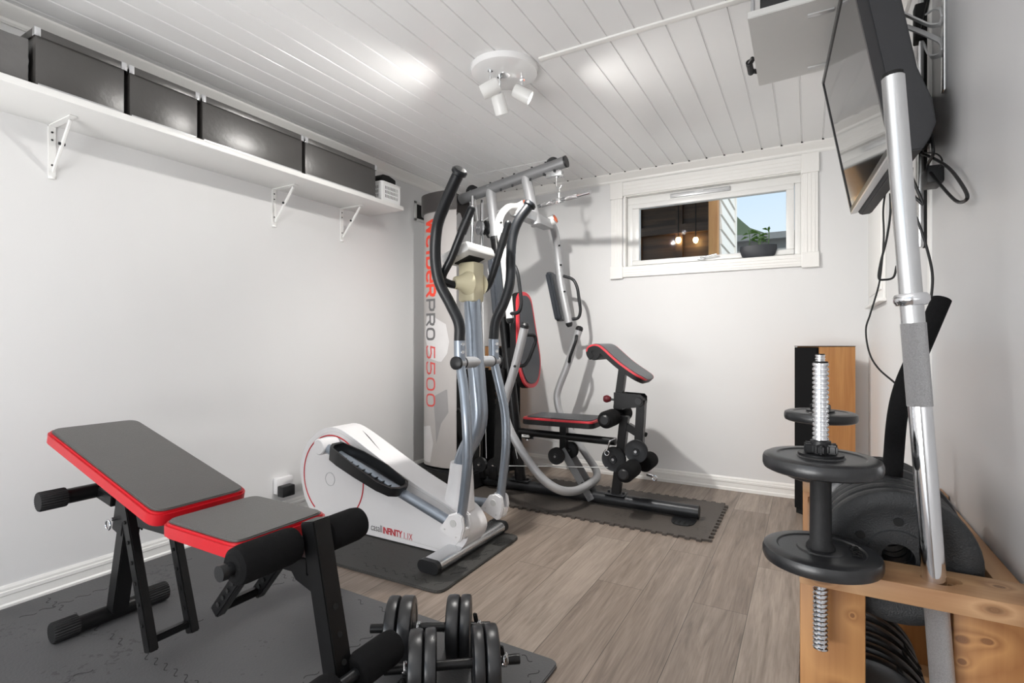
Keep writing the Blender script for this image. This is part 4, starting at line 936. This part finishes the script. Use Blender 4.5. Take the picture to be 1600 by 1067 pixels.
# low pulley group at the tower foot
pulley((-1.83,2.99,.17),(0,1,0),.05,.024); pulley((-1.93,2.97,.17),(0,1,0),.05,.024); pulley((-1.61,3.05,.37),(0,.2,1),.045,.02)
B().box((-1.86,2.96,.08),(-1.80,3.0,.17),.003).box((-1.95,2.96,.08),(-1.90,3.0,.17),.003).obj('pulley_bracket', M['blackmetal'], gy)
B().box((-1.635,ym-.02,.375),(-1.58,ym+.06,.40),.003).obj('pulley_bracket', M['white'], gy)
B().prism([(-1.73,ym-.03,.72),(-1.79,ym-.03,.78),(-1.76,ym-.03,.96),(-1.70,ym-.03,.96)], (0,.06,0), .003).obj('backrest_bracket', M['blackmetal'], gy)
B().bar((-1.80,ym,.11),(-1.77,ym,.82),.06,.12,(0,1,0)).obj('stack_guard', M['soot'], gy)
# lettering on the shroud: reads downwards, letter tops to the right; wrapped on the curved sheet
cum = [0]
for p, q in zip(arc, arc[1:]): cum.append(cum[-1]+(q-p).length)
def on_arc(s_, z, off):
    s_ = max(0, min(cum[-1]-1e-6, s_)); i = max(k for k in range(len(cum)-1) if cum[k] <= s_)
    t_ = (s_-cum[i])/(cum[i+1]-cum[i]); p = arc[i].lerp(arc[i+1], t_); n_ = (p-cen_).normalized(); return V((p.x,p.y,z))+n_*(.0012+off)
def ribbon(strokes, w):
    """strokes of (along, across) points -> flat quads; returns list of quads"""
    qs = []
    for st in strokes:
        n_ = len(st)
        for i, (a, b__) in enumerate(zip(st, st[1:])):
            d = V((b__[0]-a[0], b__[1]-a[1])); L = d.length
            if L < 1e-9: continue
            d /= L; m_ = V((-d.y, d.x))*w/2; e = d*w*.5 if True else V((0,0))
            A_, B_ = V(a)-e*(1 if i or 1 else 0), V(b__)+e
            k = max(1, int(L/.01))
            for j in range(k):
                p, q = A_.lerp(B_, j/k), A_.lerp(B_, (j+1)/k); qs.append([p-m_, q-m_, q+m_, p+m_])
    return qs
def ell(cx, cy, rx, ry, a0=0, a1=360, n=20, p=.7):
    out_ = []
    for k in range(n+1):
        a = R(a0+(a1-a0)*k/n); ca, sa = math.cos(a), math.sin(a)
        out_.append((cx+rx*math.copysign(abs(ca)**p, ca), cy+ry*math.copysign(abs(sa)**p, sa)))
    return out_
G = { # unit glyphs: x 0..1 along, y 0..1 height
 'W': [[(0,1),(.22,0),(.5,.85),(.78,0),(1,1)]],
 'e': [[(.02,.5),(1,.5)], ell(.5,.5,.5,.5,0,312)],
 'I': [[(.5,0),(.5,1)]],
 'D': [[(0,0),(0,1)], [(0,1)]+ell(.4,.5,.6,.5,90,-90,14)+[(0,0)]],
 'R': [[(0,0),(0,1),(.7,1),(.95,.9),(.98,.75),(.9,.55),(.7,.48),(0,.48)],[(.6,.48),(1,0)]],
 'P': [[(0,0),(0,1),(.7,1),(.95,.9),(.98,.72),(.92,.5),(.7,.42),(0,.42)]],
 'O': [ell(.5,.5,.5,.5)], '0': [ell(.5,.5,.5,.5)],
 '5': [[(.95,1),(.12,1),(.04,.56),(.6,.6),(.92,.5),(1,.3),(.9,.1),(.6,0),(.1,0),(0,.12)]],
}
def wtext(name, txt, z_start, z_end, s0, hgt, w, m, widths=None):
    wd = [({'I':.35,'W':1.25}.get(ch_, 1.)) for ch_ in txt]; gap = .4; tot = sum(wd)+gap*(len(txt)-1); u = (z_start-z_end)/tot; o = bmesh.new(); x_ = 0
    for ch_, k in zip(txt, wd):
        for q in ribbon([[( (x_+ (px_*k if ch_ != 'I' else k/2))*u, py_*hgt) for px_, py_ in st] for st in G[ch_]], w):
            vs = [on_arc(s0+p.y, z_start-p.x, random.uniform(0,.0003)) for p in q]
            try: o.faces.new([o.verts.new(v) for v in vs])
            except ValueError: pass
        x_ += k+gap
    b = B(); b._merge(o); return b.obj(name, m, shr)
sE = .262
def zpx(py, px=668): return at(px, py, X=-2.34).z
wtext('lettering', 'WeIDeR', zpx(348), zpx(463), sE, .085, .021, M['logored'])
wtext('lettering', 'PRO', zpx(470), zpx(530), sE, .08, .016, M['logogrey'])
wtext('lettering', '5500', zpx(541), zpx(632), sE, .082, .012, M['logored2'])
def printed(name, pts, m):
    o = bmesh.new(); n_ = 14
    zs = [p[1] for p in pts]; 
    # fill polygon as horizontal slices
    zmin, zmax = min(zs), max(zs); N = 40
    def xs(z):
        r_ = []
        for (a, b__) in zip(pts, pts[1:]+pts[:1]):
            if (a[1]-z)*(b__[1]-z) < 0: r_.append(a[0]+(b__[0]-a[0])*(z-a[1])/(b__[1]-a[1]))
        return (min(r_), max(r_)) if len(r_) > 1 else None
    prev = None
    for k in range(N):
        z = zmin+(zmax-zmin)*(k+.5)/N; r_ = xs(z)
        if not r_: prev = None; continue
        row = [o.verts.new(on_arc(r_[0]+(r_[1]-r_[0])*j/n_, z, -.0006)) for j in range(n_+1)]
        if prev:
            for j in range(n_): o.faces.new((prev[j],prev[j+1],row[j+1],row[j]))
        prev = row
    b = B(); b._merge(o); b.obj(name, m, shr)
printed('printed_figure', [(.26,1.17),(.30,1.2),(.36,1.16),(.44,1.12),(.465,1.0),(.45,.92),(.40,.86),(.31,.88),(.27,.96),(.23,1.05)], M['print1'])
printed('printed_figure', [(.17,.4),(.30,.42),(.33,.30),(.30,.16),(.16,.16)], M['print1'])
printed('printed_figure', [(.33,.62),(.45,.68),(.46,.52),(.40,.44),(.36,.30),(.35,.45)], M['print2'])

# ================================================================== LOUDSPEAKERS
def speaker(C_, A_, B_, zt, label):
    C_, A_, B_ = V(C_+(0,)), V(A_+(0,)), V(B_+(0,)); D_ = A_+B_-C_; cen = (A_+B_)/2
    t = thing('floor_loudspeaker', label, 'loudspeaker', (cen.x, cen.y, 0))
    off = (B_-C_).normalized()*.018
    B().prism([p+V((0,0,.03)) for p in (C_+off, B_, D_, A_+off)], (0,0,zt-.03), .002).obj('cabinet', M['oak'], t)
    B().prism([p+V((0,0,.03)) for p in (C_, C_+off, A_+off, A_)], (0,0,zt-.034), .002).obj('grille', M['foam'], t)
    B().prism([p+V((0,0,zt)) for p in (C_, B_, D_, A_)], (0,0,.004)).obj('top_edge', M['soot'], t)
    B().prism([p+(cen-p)*.06+V((0,0,.0)) for p in (C_, B_, D_, A_)], (0,0,.03)).obj('plinth', M['soot'], t)
speaker((.043,3.38), (-.068,3.48), (.24,3.585), .972, 'tall oak veneer loudspeaker with black front in the right corner')
speaker((-2.045,3.42), (-1.955,3.58), (-2.25,3.53), .962, 'tall oak veneer loudspeaker standing behind the multi gym')

# ================================================================== HATCH ON THE RIGHT WALL
t = thing('fuse_cabinet', 'white flat cabinet door on the far right wall', 'cabinet', (XR, 3.3, 1.2))
B().box((XR-.012, 2.97, 1.205), (XR, 3.62, 1.93), .003).obj('cabinet_frame', M['trim'], t)
B().box((XR-.018, 3.02, 1.25), (XR-.010, 3.57, 1.88), .003).obj('door', M['trim'], t)
B().box((XR-.03, 2.95, 1.19), (XR, 3.64, 1.205), .002).obj('ledge', M['trim'], t)

# ================================================================== TELEVISION
tv = thing('television', 'flat screen television tilted down on the right wall', 'television', (.2, 1.85, 1.45))
n0, f0 = V((.172,1.52,1.457)), V((.132,2.20,1.457)); topo = V((-.084,0,.462))
yv = (f0-n0).normalized(); uv = topo.normalized(); nv = yv.cross(uv); nv = nv if nv.x > 0 else -nv   # nv points to the wall
W_, Hh = (f0-n0).length, topo.length
def tp_(a, b__, d): return n0+yv*a+uv*b__+nv*d
def tvbox(b, a0, a1, b0, b1, d0, d1, bev=.0): return b.prism([tp_(a0,b0,d0),tp_(a1,b0,d0),tp_(a1,b1,d0),tp_(a0,b1,d0)], nv*(d1-d0), bev)
Hh = .49
b = B(); tvbox(b, 0, W_, 0, .014, 0, .02); tvbox(b, 0, W_, Hh-.012, Hh, 0, .02); tvbox(b, 0, .012, .014, Hh-.012, 0, .02); tvbox(b, W_-.012, W_, .014, Hh-.012, 0, .02)
b.obj('bezel', M['bezel'], tv)
tvbox(B(), .012, W_-.012, .014, Hh-.012, .003, .008).obj('screen', M['screen'], tv)
tvbox(B(), .0, W_, -.006, .0, .0, .02).obj('chin_strip', M['silverpl'], tv)
# casing with a fuller lower back
cx_ = [(n0+uv*.0+nv*.02), V((.202,0,1.445)), V((.232,0,1.447)), V((.246,0,1.472)), V((.257,0,1.505)), V((.25,0,1.56)), V((.222,0,1.64)), V((.192,0,1.81)), V((.176,0,1.91)), n0+uv*Hh+nv*.02]
B().prism([V((p.x, n0.y, p.z)) for p in cx_], yv*W_, .003).obj('casing', M['tvback'], tv)
b = B(); tvbox(b, .05, W_-.05, .02, .022, .03, .034)
for k in range(5): b.prism([n0+yv*(.12+.1*k)+uv*(-.001)+nv*.024, n0+yv*(.19+.1*k)+uv*(-.001)+nv*.024, n0+yv*(.19+.1*k)+uv*(-.001)+nv*.027, n0+yv*(.12+.1*k)+uv*(-.001)+nv*.027], uv*-.001)
b.obj('vent_slots', M['soot'], tv)
cc_ = V((.235,1.86,1.62))
B().box((.225,1.78,1.52),(.245,1.94,1.72),.003).box((.245,1.83,1.55),(XR,1.89,1.68),.004).obj('wall_mount', M['darkmetal'], tv)
o = B().box((.265,1.68,1.405),(.30,1.76,1.45),.004).obj('media_box', M['blackpl']); tag(o, 'small black media box on the wall below the television', 'media box')
# mount rail behind it
t = thing('mount_rail', 'thin vertical black and silver rail on the right wall behind the television', 'rail', (XR, 1.95, 1.3))
B().box((.286,1.935,1.28),(.298,1.957,2.02),.002).obj('rail_strip', M['steel'], t)
B().box((.298,1.935,1.28),(.318,1.965,2.09),.002).obj('rail_back', M['soot'], t)
B().box((.276,1.93,1.89),(.305,1.968,2.0),.004).obj('rail_clamp', M['soot'], t)
# cables
def wire(label, pts, r=.004, m='twine'): return tag(B().tube(smooth_path(pts, 8), r, 8).obj('power_cable', M[m]), label, 'cable')
wire('thick black cable loop hanging beside the television on the near wall', [at(1455,210,X=.262),at(1458,240,X=.265),at(1450,262,X=.27),at(1475,295,X=.28),at(1496,315,X=.285),at(1511,310,X=.285),at(1505,292,X=.285),at(1484,264,X=.28),at(1460,248,X=.275),at(1440,240,X=.275)], .0036)
wire('thin black cable curl with a plug, beside the thick cable loop', [at(1440,239,X=.285),at(1462,240,X=.285),at(1472,250,X=.285),at(1468,262,X=.285)], .0018)
wire('long thin black cable hanging from the television and curving to the right', [at(1383,302,Y=2.0),at(1380,330,Y=2.0),at(1381,370,Y=2.0),at(1377,420,Y=2.0),at(1372,450,Y=2.0),at(1360,490,Y=1.98),at(1353,515,Y=1.95),at(1358,550,Y=1.9),at(1372,575,Y=1.85),at(1398,598,Y=1.8)], .0026)
wire('black cable looping under the television beside the cabinet door', [at(1391,302,Y=1.97),at(1391,335,Y=1.97),at(1385,375,Y=1.97),at(1376,410,Y=1.97),at(1373,434,Y=1.97),at(1382,437,Y=1.97),at(1396,433,Y=1.97),at(1401,415,Y=1.97)], .0032)
wire('black cable hanging down along the wall corner', [at(1425,262,Y=1.62),at(1424,320,Y=1.62),at(1434,345,Y=1.62),at(1446,380,Y=1.62),at(1457,430,Y=1.6),at(1453,480,Y=1.6),at(1449,520,Y=1.6),at(1444,560,Y=1.6)], .003)
wire('short black cable bunch behind the barbell under the television', [at(1424,265,Y=1.6),at(1425,300,Y=1.6),at(1436,314,Y=1.6),at(1442,318,Y=1.6),at(1434,298,Y=1.6),at(1424,275,Y=1.6)], .0035)
wire('black cable rising behind the television to the ceiling', [at(1458,-25,X=.29),at(1452,-5,X=.29),at(1444,30,X=.29),at(1437,60,X=.29),at(1435,90,X=.29),at(1437,110,X=.29)], .0036)

# hook rack on the near wall
t = thing('hook_rack', 'aluminium wall rack with bent hooks beside the television', 'hook rack', (XN, 1.667, 1.60))
B().box((XN-.007, 1.652, 1.625), (XN, 1.682, 2.12), .002).obj('back_strip', M['steel'], t)
xh = XN-.008
def flat(b, pts, w=.014, th=.005):
    b.tube(fillet(pts, .03), 1, sec=[(-w/2,-th/2),(w/2,-th/2),(w/2,th/2),(-w/2,th/2)], up=(0,1,.2))
for hp in ([(1475,22),(1472,38),(1455,41),(1430,30),(1405,18)], [(1475,26),(1473,14),(1461,13),(1448,22)], [(1475,78),(1473,66),(1440,50),(1405,38)], [(1475,76),(1470,86),(1455,90),(1448,82),(1444,68)]):
    n_ = len(hp); b = B(); flat(b, [at(px, py, Y=1.668+.07*k/n_) for k, (px, py) in enumerate(hp)], .013, .004); b.obj('hook', M['silverpl'], t)

# ================================================================== WHITE SHELF UNIT HANGING FROM THE CEILING
t = thing('hanging_shelf', 'white flat shelf hanging under the ceiling beside the television', 'shelf', (-.05, 2.02, 2.0))
zs_ = 2.0
B().prism([at(1168,30,Z=zs_), at(1186,135,Z=zs_), V((.09, 2.235, zs_)), V((.09, 1.765, zs_))], (0,0,.022), .002).obj('shelf_board', M['greypl'], t)
for y_ in (1.83, 2.18): B().box((-.0,y_,zs_-.004),(.07,y_+.02,zs_),.001).obj('mounting_plate', M['silverpl'], t)
b = B()
for x_ in (-.15,.07):
    for y_ in (1.80, 2.2): b.cyl((x_,y_,zs_+.02),(x_,y_,H),.006,10)
b.obj('hanger_rods', M['silver'], t)
tag(B().box((-.13,1.80,zs_+.023),(.08,2.12,zs_+.075),.004).obj('media_player', M['blackpl']), 'flat black media player lying on the hanging shelf', 'media player')
o = B().tube(smooth_path([(-.172,2.08,zs_+.03),(-.186,2.1,zs_+.02),(-.188,2.14,zs_+.022),(-.18,2.18,zs_+.03),(-.165,2.19,zs_+.03)],6),.009,10)
for k in range(9): o.torus((-.187,2.09+k*.01,zs_+.022),.009,.0025,(0,1,0),12,6)
tag(o.obj('coiled_plug', M['twine']), 'coiled black cable bundle at the edge of the hanging shelf', 'cable')

# ================================================================== WOODEN RACK WITH PLATES
rk = thing('plate_rack', 'low pine rack holding weight plates against the right wall', 'rack', (.13, 1.35, 0))
bz0, bz1 = .594, .626
bm1 = B().box((-.012,1.0,bz0),(.298,1.094,bz1),.003).obj('front_beam', M['pineX'], rk)
bm2 = B().box((-.012,1.62,bz0),(.298,1.70,bz1),.003).obj('rear_beam', M['pineX'], rk)
B().box((-.012,1.056,0),(.085,1.092,bz0),.003).obj('post', M['pineZ'], rk)
B().box((.199,1.056,0),(.298,1.092,bz0),.003).obj('post', M['pineZ'], rk)
B().box((-.012,1.66,0),(.04,1.698,bz0),.003).obj('post', M['pineZ'], rk)
B().box((.199,1.66,0),(.298,1.698,bz0),.003).obj('post', M['pineZ'], rk)
B().box((.0,1.092,.535),(.028,1.66,.572),.002).obj('rail', M['pineY'], rk)
B().box((.262,1.092,.575),(.296,1.66,.615),.002).obj('rail', M['pineY'], rk)
B().box((-.01,1.092,.19),(.296,1.66,.212),.002).obj('shelf_board', M['pineY'], rk)
B().box((.10,1.60,.212),(.296,1.62,.56),.002).obj('back_panel', M['pineZ'], rk)
# holes in the beams for the bar and the dumbbells
baseP, topP = at(1464,960,Y=1.04), at(1396,130,Y=1.04)
ex = (topP-baseP)/(topP.z-baseP.z); footP = baseP-ex*(baseP.z-.001); headP = at(1394,118,Y=1.04)
hp_ = baseP+ex*(bz1-baseP.z)
bpy.context.view_layer.update()
cut(bm1, [B().cyl((hp_.x+.006,1.045,bz0-.02),(hp_.x+.006,1.045,bz1+.02),.022,20), B().cyl((hp_.x+.024,1.05,bz1-.01),(hp_.x+.024,1.05,bz1+.02),.013,14), B().cyl((.019,1.02,bz0-.02),(.019,1.02,bz1+.02),.0155,20)])
cut(bm2, [B().cyl((.03,1.66,bz0-.02),(.03,1.66,bz1+.02),.0155,20)])

def plate_mesh(b, r, w, hole=.0155, org=(0,0,0), ax=(0,0,1)):
    p = [(hole,-w/2),(hole+.022,-w/2),(hole+.024,-w/2+.002),(r*.72,-w/2+.002),(r*.75,-w/2),(r-.008,-w/2),(r-.002,-w/2+.003),(r,-w/2+.009),(r,w/2-.009),(r-.002,w/2-.003),(r-.008,w/2),(r*.75,w/2),(r*.72,w/2-.002),(hole+.024,w/2-.002),(hole+.022,w/2),(hole,w/2)]
    return b.lathe(p, org, ax, 48, closed=True)
plates_top = [(1.118,.030,'iron'),(1.158,.028,'iron'),(1.190,.022,'iron'),(1.221,.028,'iron'),(1.275,.020,'vinyl'),(1.302,.016,'vinyl'),(1.325,.016,'vinyl'),(1.348,.016,'vinyl'),(1.371,.016,'vinyl')]
ordn = ['nearest','second','third','fourth','fifth','sixth','seventh','eighth','rearmost']
for i, (y_, w, m) in enumerate(plates_top):
    r_ = .115 if m == 'iron' else .119
    p = V((.135, y_, .629+(.0 if m == 'iron' else .004)))
    po_ = plate_mesh(B(), r_, w, .024, p, (0,1,0)).obj('weight_plate', M[m])
    if m == 'iron' and i == 0:
        me = po_.data
        for k in range(6):
            a = R(60*k+30); ho = B().cyl((p.x+math.cos(a)*.062, p.y-w/2-.0008, p.z+math.sin(a)*.062), (p.x+math.cos(a)*.062, p.y-w/2+.001, p.z+math.sin(a)*.062), .007, 16).obj('grip_hole', M['soot'])
            ho.data.transform(Matrix.Translation(ho.location-po_.location)); ho.location = (0,0,0); ho.parent = po_
    tag(po_, ('%s large weight plate from the front in the upper row of the rack' % ordn[i]) if i else 'large dark weight plate at the front of the upper row, facing the room', 'weight plate', 'weight plates in the upper row of the rack')
low_w = [(1.150,.03),(1.195,.03),(1.24,.028),(1.285,.028),(1.33,.026),(1.372,.024)]
for i, (y_, w) in enumerate(low_w):
    p = V((.092, y_, .212+.108)); po_ = plate_mesh(B(), .108, w, .024, p, (0,1,0)).obj('weight_plate', M['vinyl'])
    tag(po_, '%s black weight plate from the front in the lower row of the rack' % ordn[i], 'weight plate', 'weight plates in the lower row of the rack')
    if i in (0,2,3):
        n_ = B(); a = R(52-i*6)
        n_.prism(round_poly([(p.x+math.cos(a-.22)*.1085, p.y-.009, p.z+math.sin(a-.22)*.1085),(p.x+math.cos(a+.22)*.1085, p.y-.009, p.z+math.sin(a+.22)*.1085),(p.x+math.cos(a+.22)*.1085, p.y+.009, p.z+math.sin(a+.22)*.1085),(p.x+math.cos(a-.22)*.1085, p.y+.009, p.z+math.sin(a-.22)*.1085)],.006), (math.cos(a)*.0012,0,math.sin(a)*.0012))
        ho = n_.obj('grip_recess', M['soot']); ho.data.transform(Matrix.Translation(ho.location-po_.location)); ho.location = (0,0,0); ho.parent = po_

# barbell leaning upright through the front beam
bl = thing('barbell', 'chrome barbell standing upright through the pine rack', 'barbell', footP)
def alongb(z): return footP+ex*(z-footP.z)
zc_, zk0, zk1 = at(1421,467,Y=1.04).z, at(1425,505,Y=1.04).z, at(1435,634,Y=1.04).z
B().cyl(alongb(zc_), alongb(headP.z-.003), .0158, 32, bev=.001).obj('sleeve', M['steel'], bl)
B().cyl(alongb(headP.z-.003), alongb(headP.z+.003), .0145, 28).obj('end_cap', M['soot'], bl)
B().lathe([(.012,-.012),(.021,-.010),(.0245,-.004),(.0245,.003),(.021,.008),(.012,.008)], alongb(zc_), ex, 32).obj('collar', M['chrome'], bl)
B().cyl(alongb(zk0), alongb(zc_), .0160, 32).obj('shaft_neck', M['steel'], bl)
B().cyl(alongb(zk1), alongb(zk0), .0172, 32).obj('knurled_grip', M['knurl'], bl)
B().cyl(alongb(.61), alongb(zk1), .0160, 32).obj('shaft', M['chrome'], bl)
B().cyl(alongb(.0), alongb(.61), .0162, 32).obj('lower_grip', M['knurl'], bl)

# hanging dumbbells
def star_collar(b, c_, r=.028):
    c_ = V(c_); n = 6; pts = []
    for k in range(n*2):
        a = math.pi*k/n; rr = r if k % 2 else r*.62; pts += [(c_.x+math.cos(a-.12)*rr, c_.y+math.sin(a-.12)*rr, c_.z), (c_.x+math.cos(a+.12)*rr, c_.y+math.sin(a+.12)*rr, c_.z)]
    b.prism(pts, (0,0,.015), .0025); b.cyl(c_+V((0,0,-.004)), c_+V((0,0,.020)), r*.55, 24); return b
def hanging_dumbbell(x_, y_, zlow, label, s=1.):
    r = .0112
    t = thing('dumbbell', label, 'dumbbell', (x_, y_, zlow-.24), 'dumbbells hanging in the rack')
    zt_ = zlow+.335; z0_ = zlow-.145
    pr = [(0,z0_)]; z = z0_
    while z < zlow-.012: pr += [(r*.86,z),(r*1.06,z+.0022),(r*1.06,z+.0048),(r*.86,z+.0068)]; z += .0075
    z = zlow-.012; pr += [(r,z),(r,zlow+.19)]; z = zlow+.19
    while z < zt_-.004: pr += [(r*.88,z),(r*1.08,z+.0022),(r*1.08,z+.0052),(r*.88,z+.007)]; z += .0078
    pr += [(r,zt_),(r*.9,zt_+.002),(0,zt_+.002)]
    B().lathe(pr, (x_,y_,0), (0,0,1), 28).obj('threaded_rod', M['chrome'], t)
    B().lathe([(0,zt_+.002),(r*.97,zt_+.002),(r*.97,zt_+.004),(0,zt_+.004)], (x_,y_,0), (0,0,1), 24).obj('rod_cap', M['soot'], t)
    w = .026; pl1 = plate_mesh(B(), .0885, w, .0125, (x_,y_,zlow+w/2), (0,0,1)).obj('plate', M['vinyl'], t)
    z2 = zlow+.155; pl2 = plate_mesh(B(), .0885, w, .0125, (x_,y_,z2+w/2), (0,0,1)).obj('plate', M['vinyl'], t)
    B().lathe([(.0122,zlow+w),(.022,zlow+w),(.0215,zlow+w+.004),(.0165,zlow+w+.012),(.0158,z2-.01),(.019,z2-.001),(.0122,z2-.001)], (x_,y_,0), (0,0,1), 32, closed=True).obj('handle', M['rubber'], t)
    b = B(); star_collar(b, (x_,y_,z2+w+.005)); b.lathe([(.0125,z2+w),(.034,z2+w),(.034,z2+w+.004),(.0125,z2+w+.004)], (x_,y_,0), (0,0,1), 28, closed=True); b.obj('star_collar', M['blackpl'], t)
    # raised figures on the lower plate
    for k, ch_ in enumerate('1.25kg'):
        if ch_ == '.': continue
    tm = text_mesh('1.25 kg', .018, .0008, 1, 1.0, .0005); wd = max(v.co.x for v in tm.vertices)
    def wrap(co, rr=.058, a_c=R(8)):
        a = a_c-(wd/2-co.x)/rr*-1.0; a = a_c+(co.x-wd/2)/rr; rad = rr-co.y
        return V((x_+math.cos(a)*rad, y_+math.sin(a)*rad, zlow+w+.0004+co.z))
    place_text('raised_figures', tm, M['soot'], pl1, wrap)
hanging_dumbbell(.019, 1.02, .628, 'adjustable dumbbell hanging upright through the front end of the pine rack')
hanging_dumbbell(.03, 1.66, .628, 'adjustable dumbbell hanging at the rear end of the pine rack')

# black curved foam tube between rack and wall
pts = [at(1471,468,Y=1.30), at(1440,540,Y=1.27), at(1414,600,Y=1.25), at(1402,650,Y=1.24), at(1396,715,Y=1.235), at(1393,760,Y=1.235)]
pts.append(V((pts[-1].x, 1.25, .76)))
o = B().tube(smooth_path(pts[:6], 8), .0165, 28).obj('foam_tube', M['foam']); tag(o, 'black curved foam tube standing behind the barbell on the plates', 'tube')

# ================================================================== DUMBBELLS ON THE FLOOR
def floor_dumbbell(pA, pB, segs, label, r=.1, z=None, thick=(.024,.03), spring=None):
    z = z or (r+T)
    a, b_ = at(*pA, Z=z), at(*pB, Z=z); d = (b_-a); L = d.length; d.normalize(); mid = (a+b_)/2
    t = thing('dumbbell', label, 'dumbbell', (mid.x, mid.y, T), 'dumbbells lying on the mat')
    B().cyl(a, b_, .0135, 28, bev=.001).obj('bar', M['blackmetal'], t)
    for f_, w, m in segs:
        plate_mesh(B(), r if m == 'vinyl' else r*.99, w, .0148, a+d*L*f_, d).obj('plate', M[m], t)
    for f_ in spring:
        b = B(); cpt = a+d*L*f_; u, w_ = basis(d)
        hel = [cpt+d*(.014*(k/48)-.007)+(u*math.cos(k*.5236)+w_*math.sin(k*.5236))*.0175 for k in range(49)]
        b.tube(hel, .0018, 6); sc = b.obj('spring_collar', M['chrome'], t)
        q = cpt+V((0,-.02,-.02)); 
        B().bar(cpt+V((.0,-.012,.02 if f_ > .5 else -.02)), cpt+V((.0,-.02,.05 if f_ > .5 else -.05)), .014, .010).obj('collar_grip', M['rubber'], sc)
floor_dumbbell((579,982), (766,978), [(.19,.036,'vinyl'),(.305,.042,'vinyl'),(.69,.040,'vinyl'),(.795,.034,'vinyl')], 'dumbbell lying on the mat nearer the cross trainer', .093, spring=(.40,.90))
floor_dumbbell((600,1047), (812,1029), [(.23,.040,'vinyl'),(.335,.034,'vinyl'),(.685,.032,'vinyl'),(.785,.038,'vinyl')], 'dumbbell lying on the mat at the lower edge, nearer the camera', .095, spring=(.155,.885))

# ================================================================== LIGHT
for k, (c_, d) in enumerate(heads):
    L = bpy.data.lights.new('bulb_light', 'SPOT'); L.energy = (24, 92, 24)[k]; L.spot_size = R((120,160,120)[k]); L.spot_blend = 1.; L.shadow_soft_size = .022
    L.color = (1,.97,.93)
    o = bpy.data.objects.new('bulb_light', L); C.objects.link(o); o.location = c_+d*.055; o.rotation_euler = d.to_track_quat('-Z','Y').to_euler()
W = bpy.data.worlds.new('sky'); bpy.context.scene.world = W; W.use_nodes = True; nt = W.node_tree; bg = nt.nodes['Background']
tc = nt.nodes.new('ShaderNodeTexCoord'); sp = nt.nodes.new('ShaderNodeSeparateXYZ'); nt.links.new(tc.outputs['Generated'], sp.inputs[0])
cr = nt.nodes.new('ShaderNodeValToRGB'); cr.color_ramp.elements[0].position = .0; cr.color_ramp.elements[0].color = s2l(244,247,250)+(1,)
cr.color_ramp.elements[1].position = .45; cr.color_ramp.elements[1].color = s2l(176,208,240)+(1,)
ns = nt.nodes.new('ShaderNodeTexNoise'); ns.inputs['Scale'].default_value = 3; nt.links.new(tc.outputs['Generated'], ns.inputs['Vector'])
ad = nt.nodes.new('ShaderNodeMath'); ad.operation = 'MULTIPLY_ADD'; ad.inputs[1].default_value = -.25; nt.links.new(ns.outputs['Fac'], ad.inputs[0])
a2 = nt.nodes.new('ShaderNodeMath'); a2.operation = 'ADD'; a2.inputs[1].default_value = .12; nt.links.new(sp.outputs[2], a2.inputs[0]); nt.links.new(a2.outputs[0], ad.inputs[2])
nt.links.new(ad.outputs[0], cr.inputs[0]); nt.links.new(cr.outputs[0], bg.inputs['Color']); bg.inputs['Strength'].default_value = 1.0
def area(name, loc, rot, sx, sy, e, col=(1,1,1)):
    L = bpy.data.lights.new(name, 'AREA'); L.shape = 'RECTANGLE'; L.size = sx; L.size_y = sy; L.energy = e; L.color = col
    o = bpy.data.objects.new(name, L); C.objects.link(o); o.location = loc; o.rotation_euler = rot; return o
area('ceiling_fill', (-1.25, Y0-.1, .6), (R(146),0,0), 1.8, 1.0, 62, (1,.99,.98))  # added fill behind the camera, tilted up to brighten the ceiling
area('rear_overhead_fill', (-1.2, -.6, H-.05), (0,0,0), .9, .5, 5, (1,.98,.95))  # weak fill added overhead behind the camera, not an actual room lamp

sl = bpy.data.lights.new('sun', 'SUN'); sl.energy = 2.4; sl.angle = R(1); sl.color = (1,.97,.92)
so_ = bpy.data.objects.new('sun', sl); C.objects.link(so_); so_.rotation_euler = V((-.62, .34, -.7)).to_track_quat('-Z','Y').to_euler()
cam = bpy.data.cameras.new('camera'); co = bpy.data.objects.new('camera', cam); C.objects.link(co)
cam.sensor_width = 36; cam.lens = 36*F/1600; cam.clip_start = .02
co.location = (0,0,1.0); co.rotation_euler = (R(90), 0, TH)
cam.shift_y = (CY-533.5)/1600
bpy.context.scene.camera = co
sc = bpy.context.scene
sc.view_settings.view_transform = 'Standard'; sc.view_settings.look = 'None'; sc.view_settings.exposure = 0.24; sc.view_settings.gamma = 1
sc.view_settings.use_curve_mapping = False
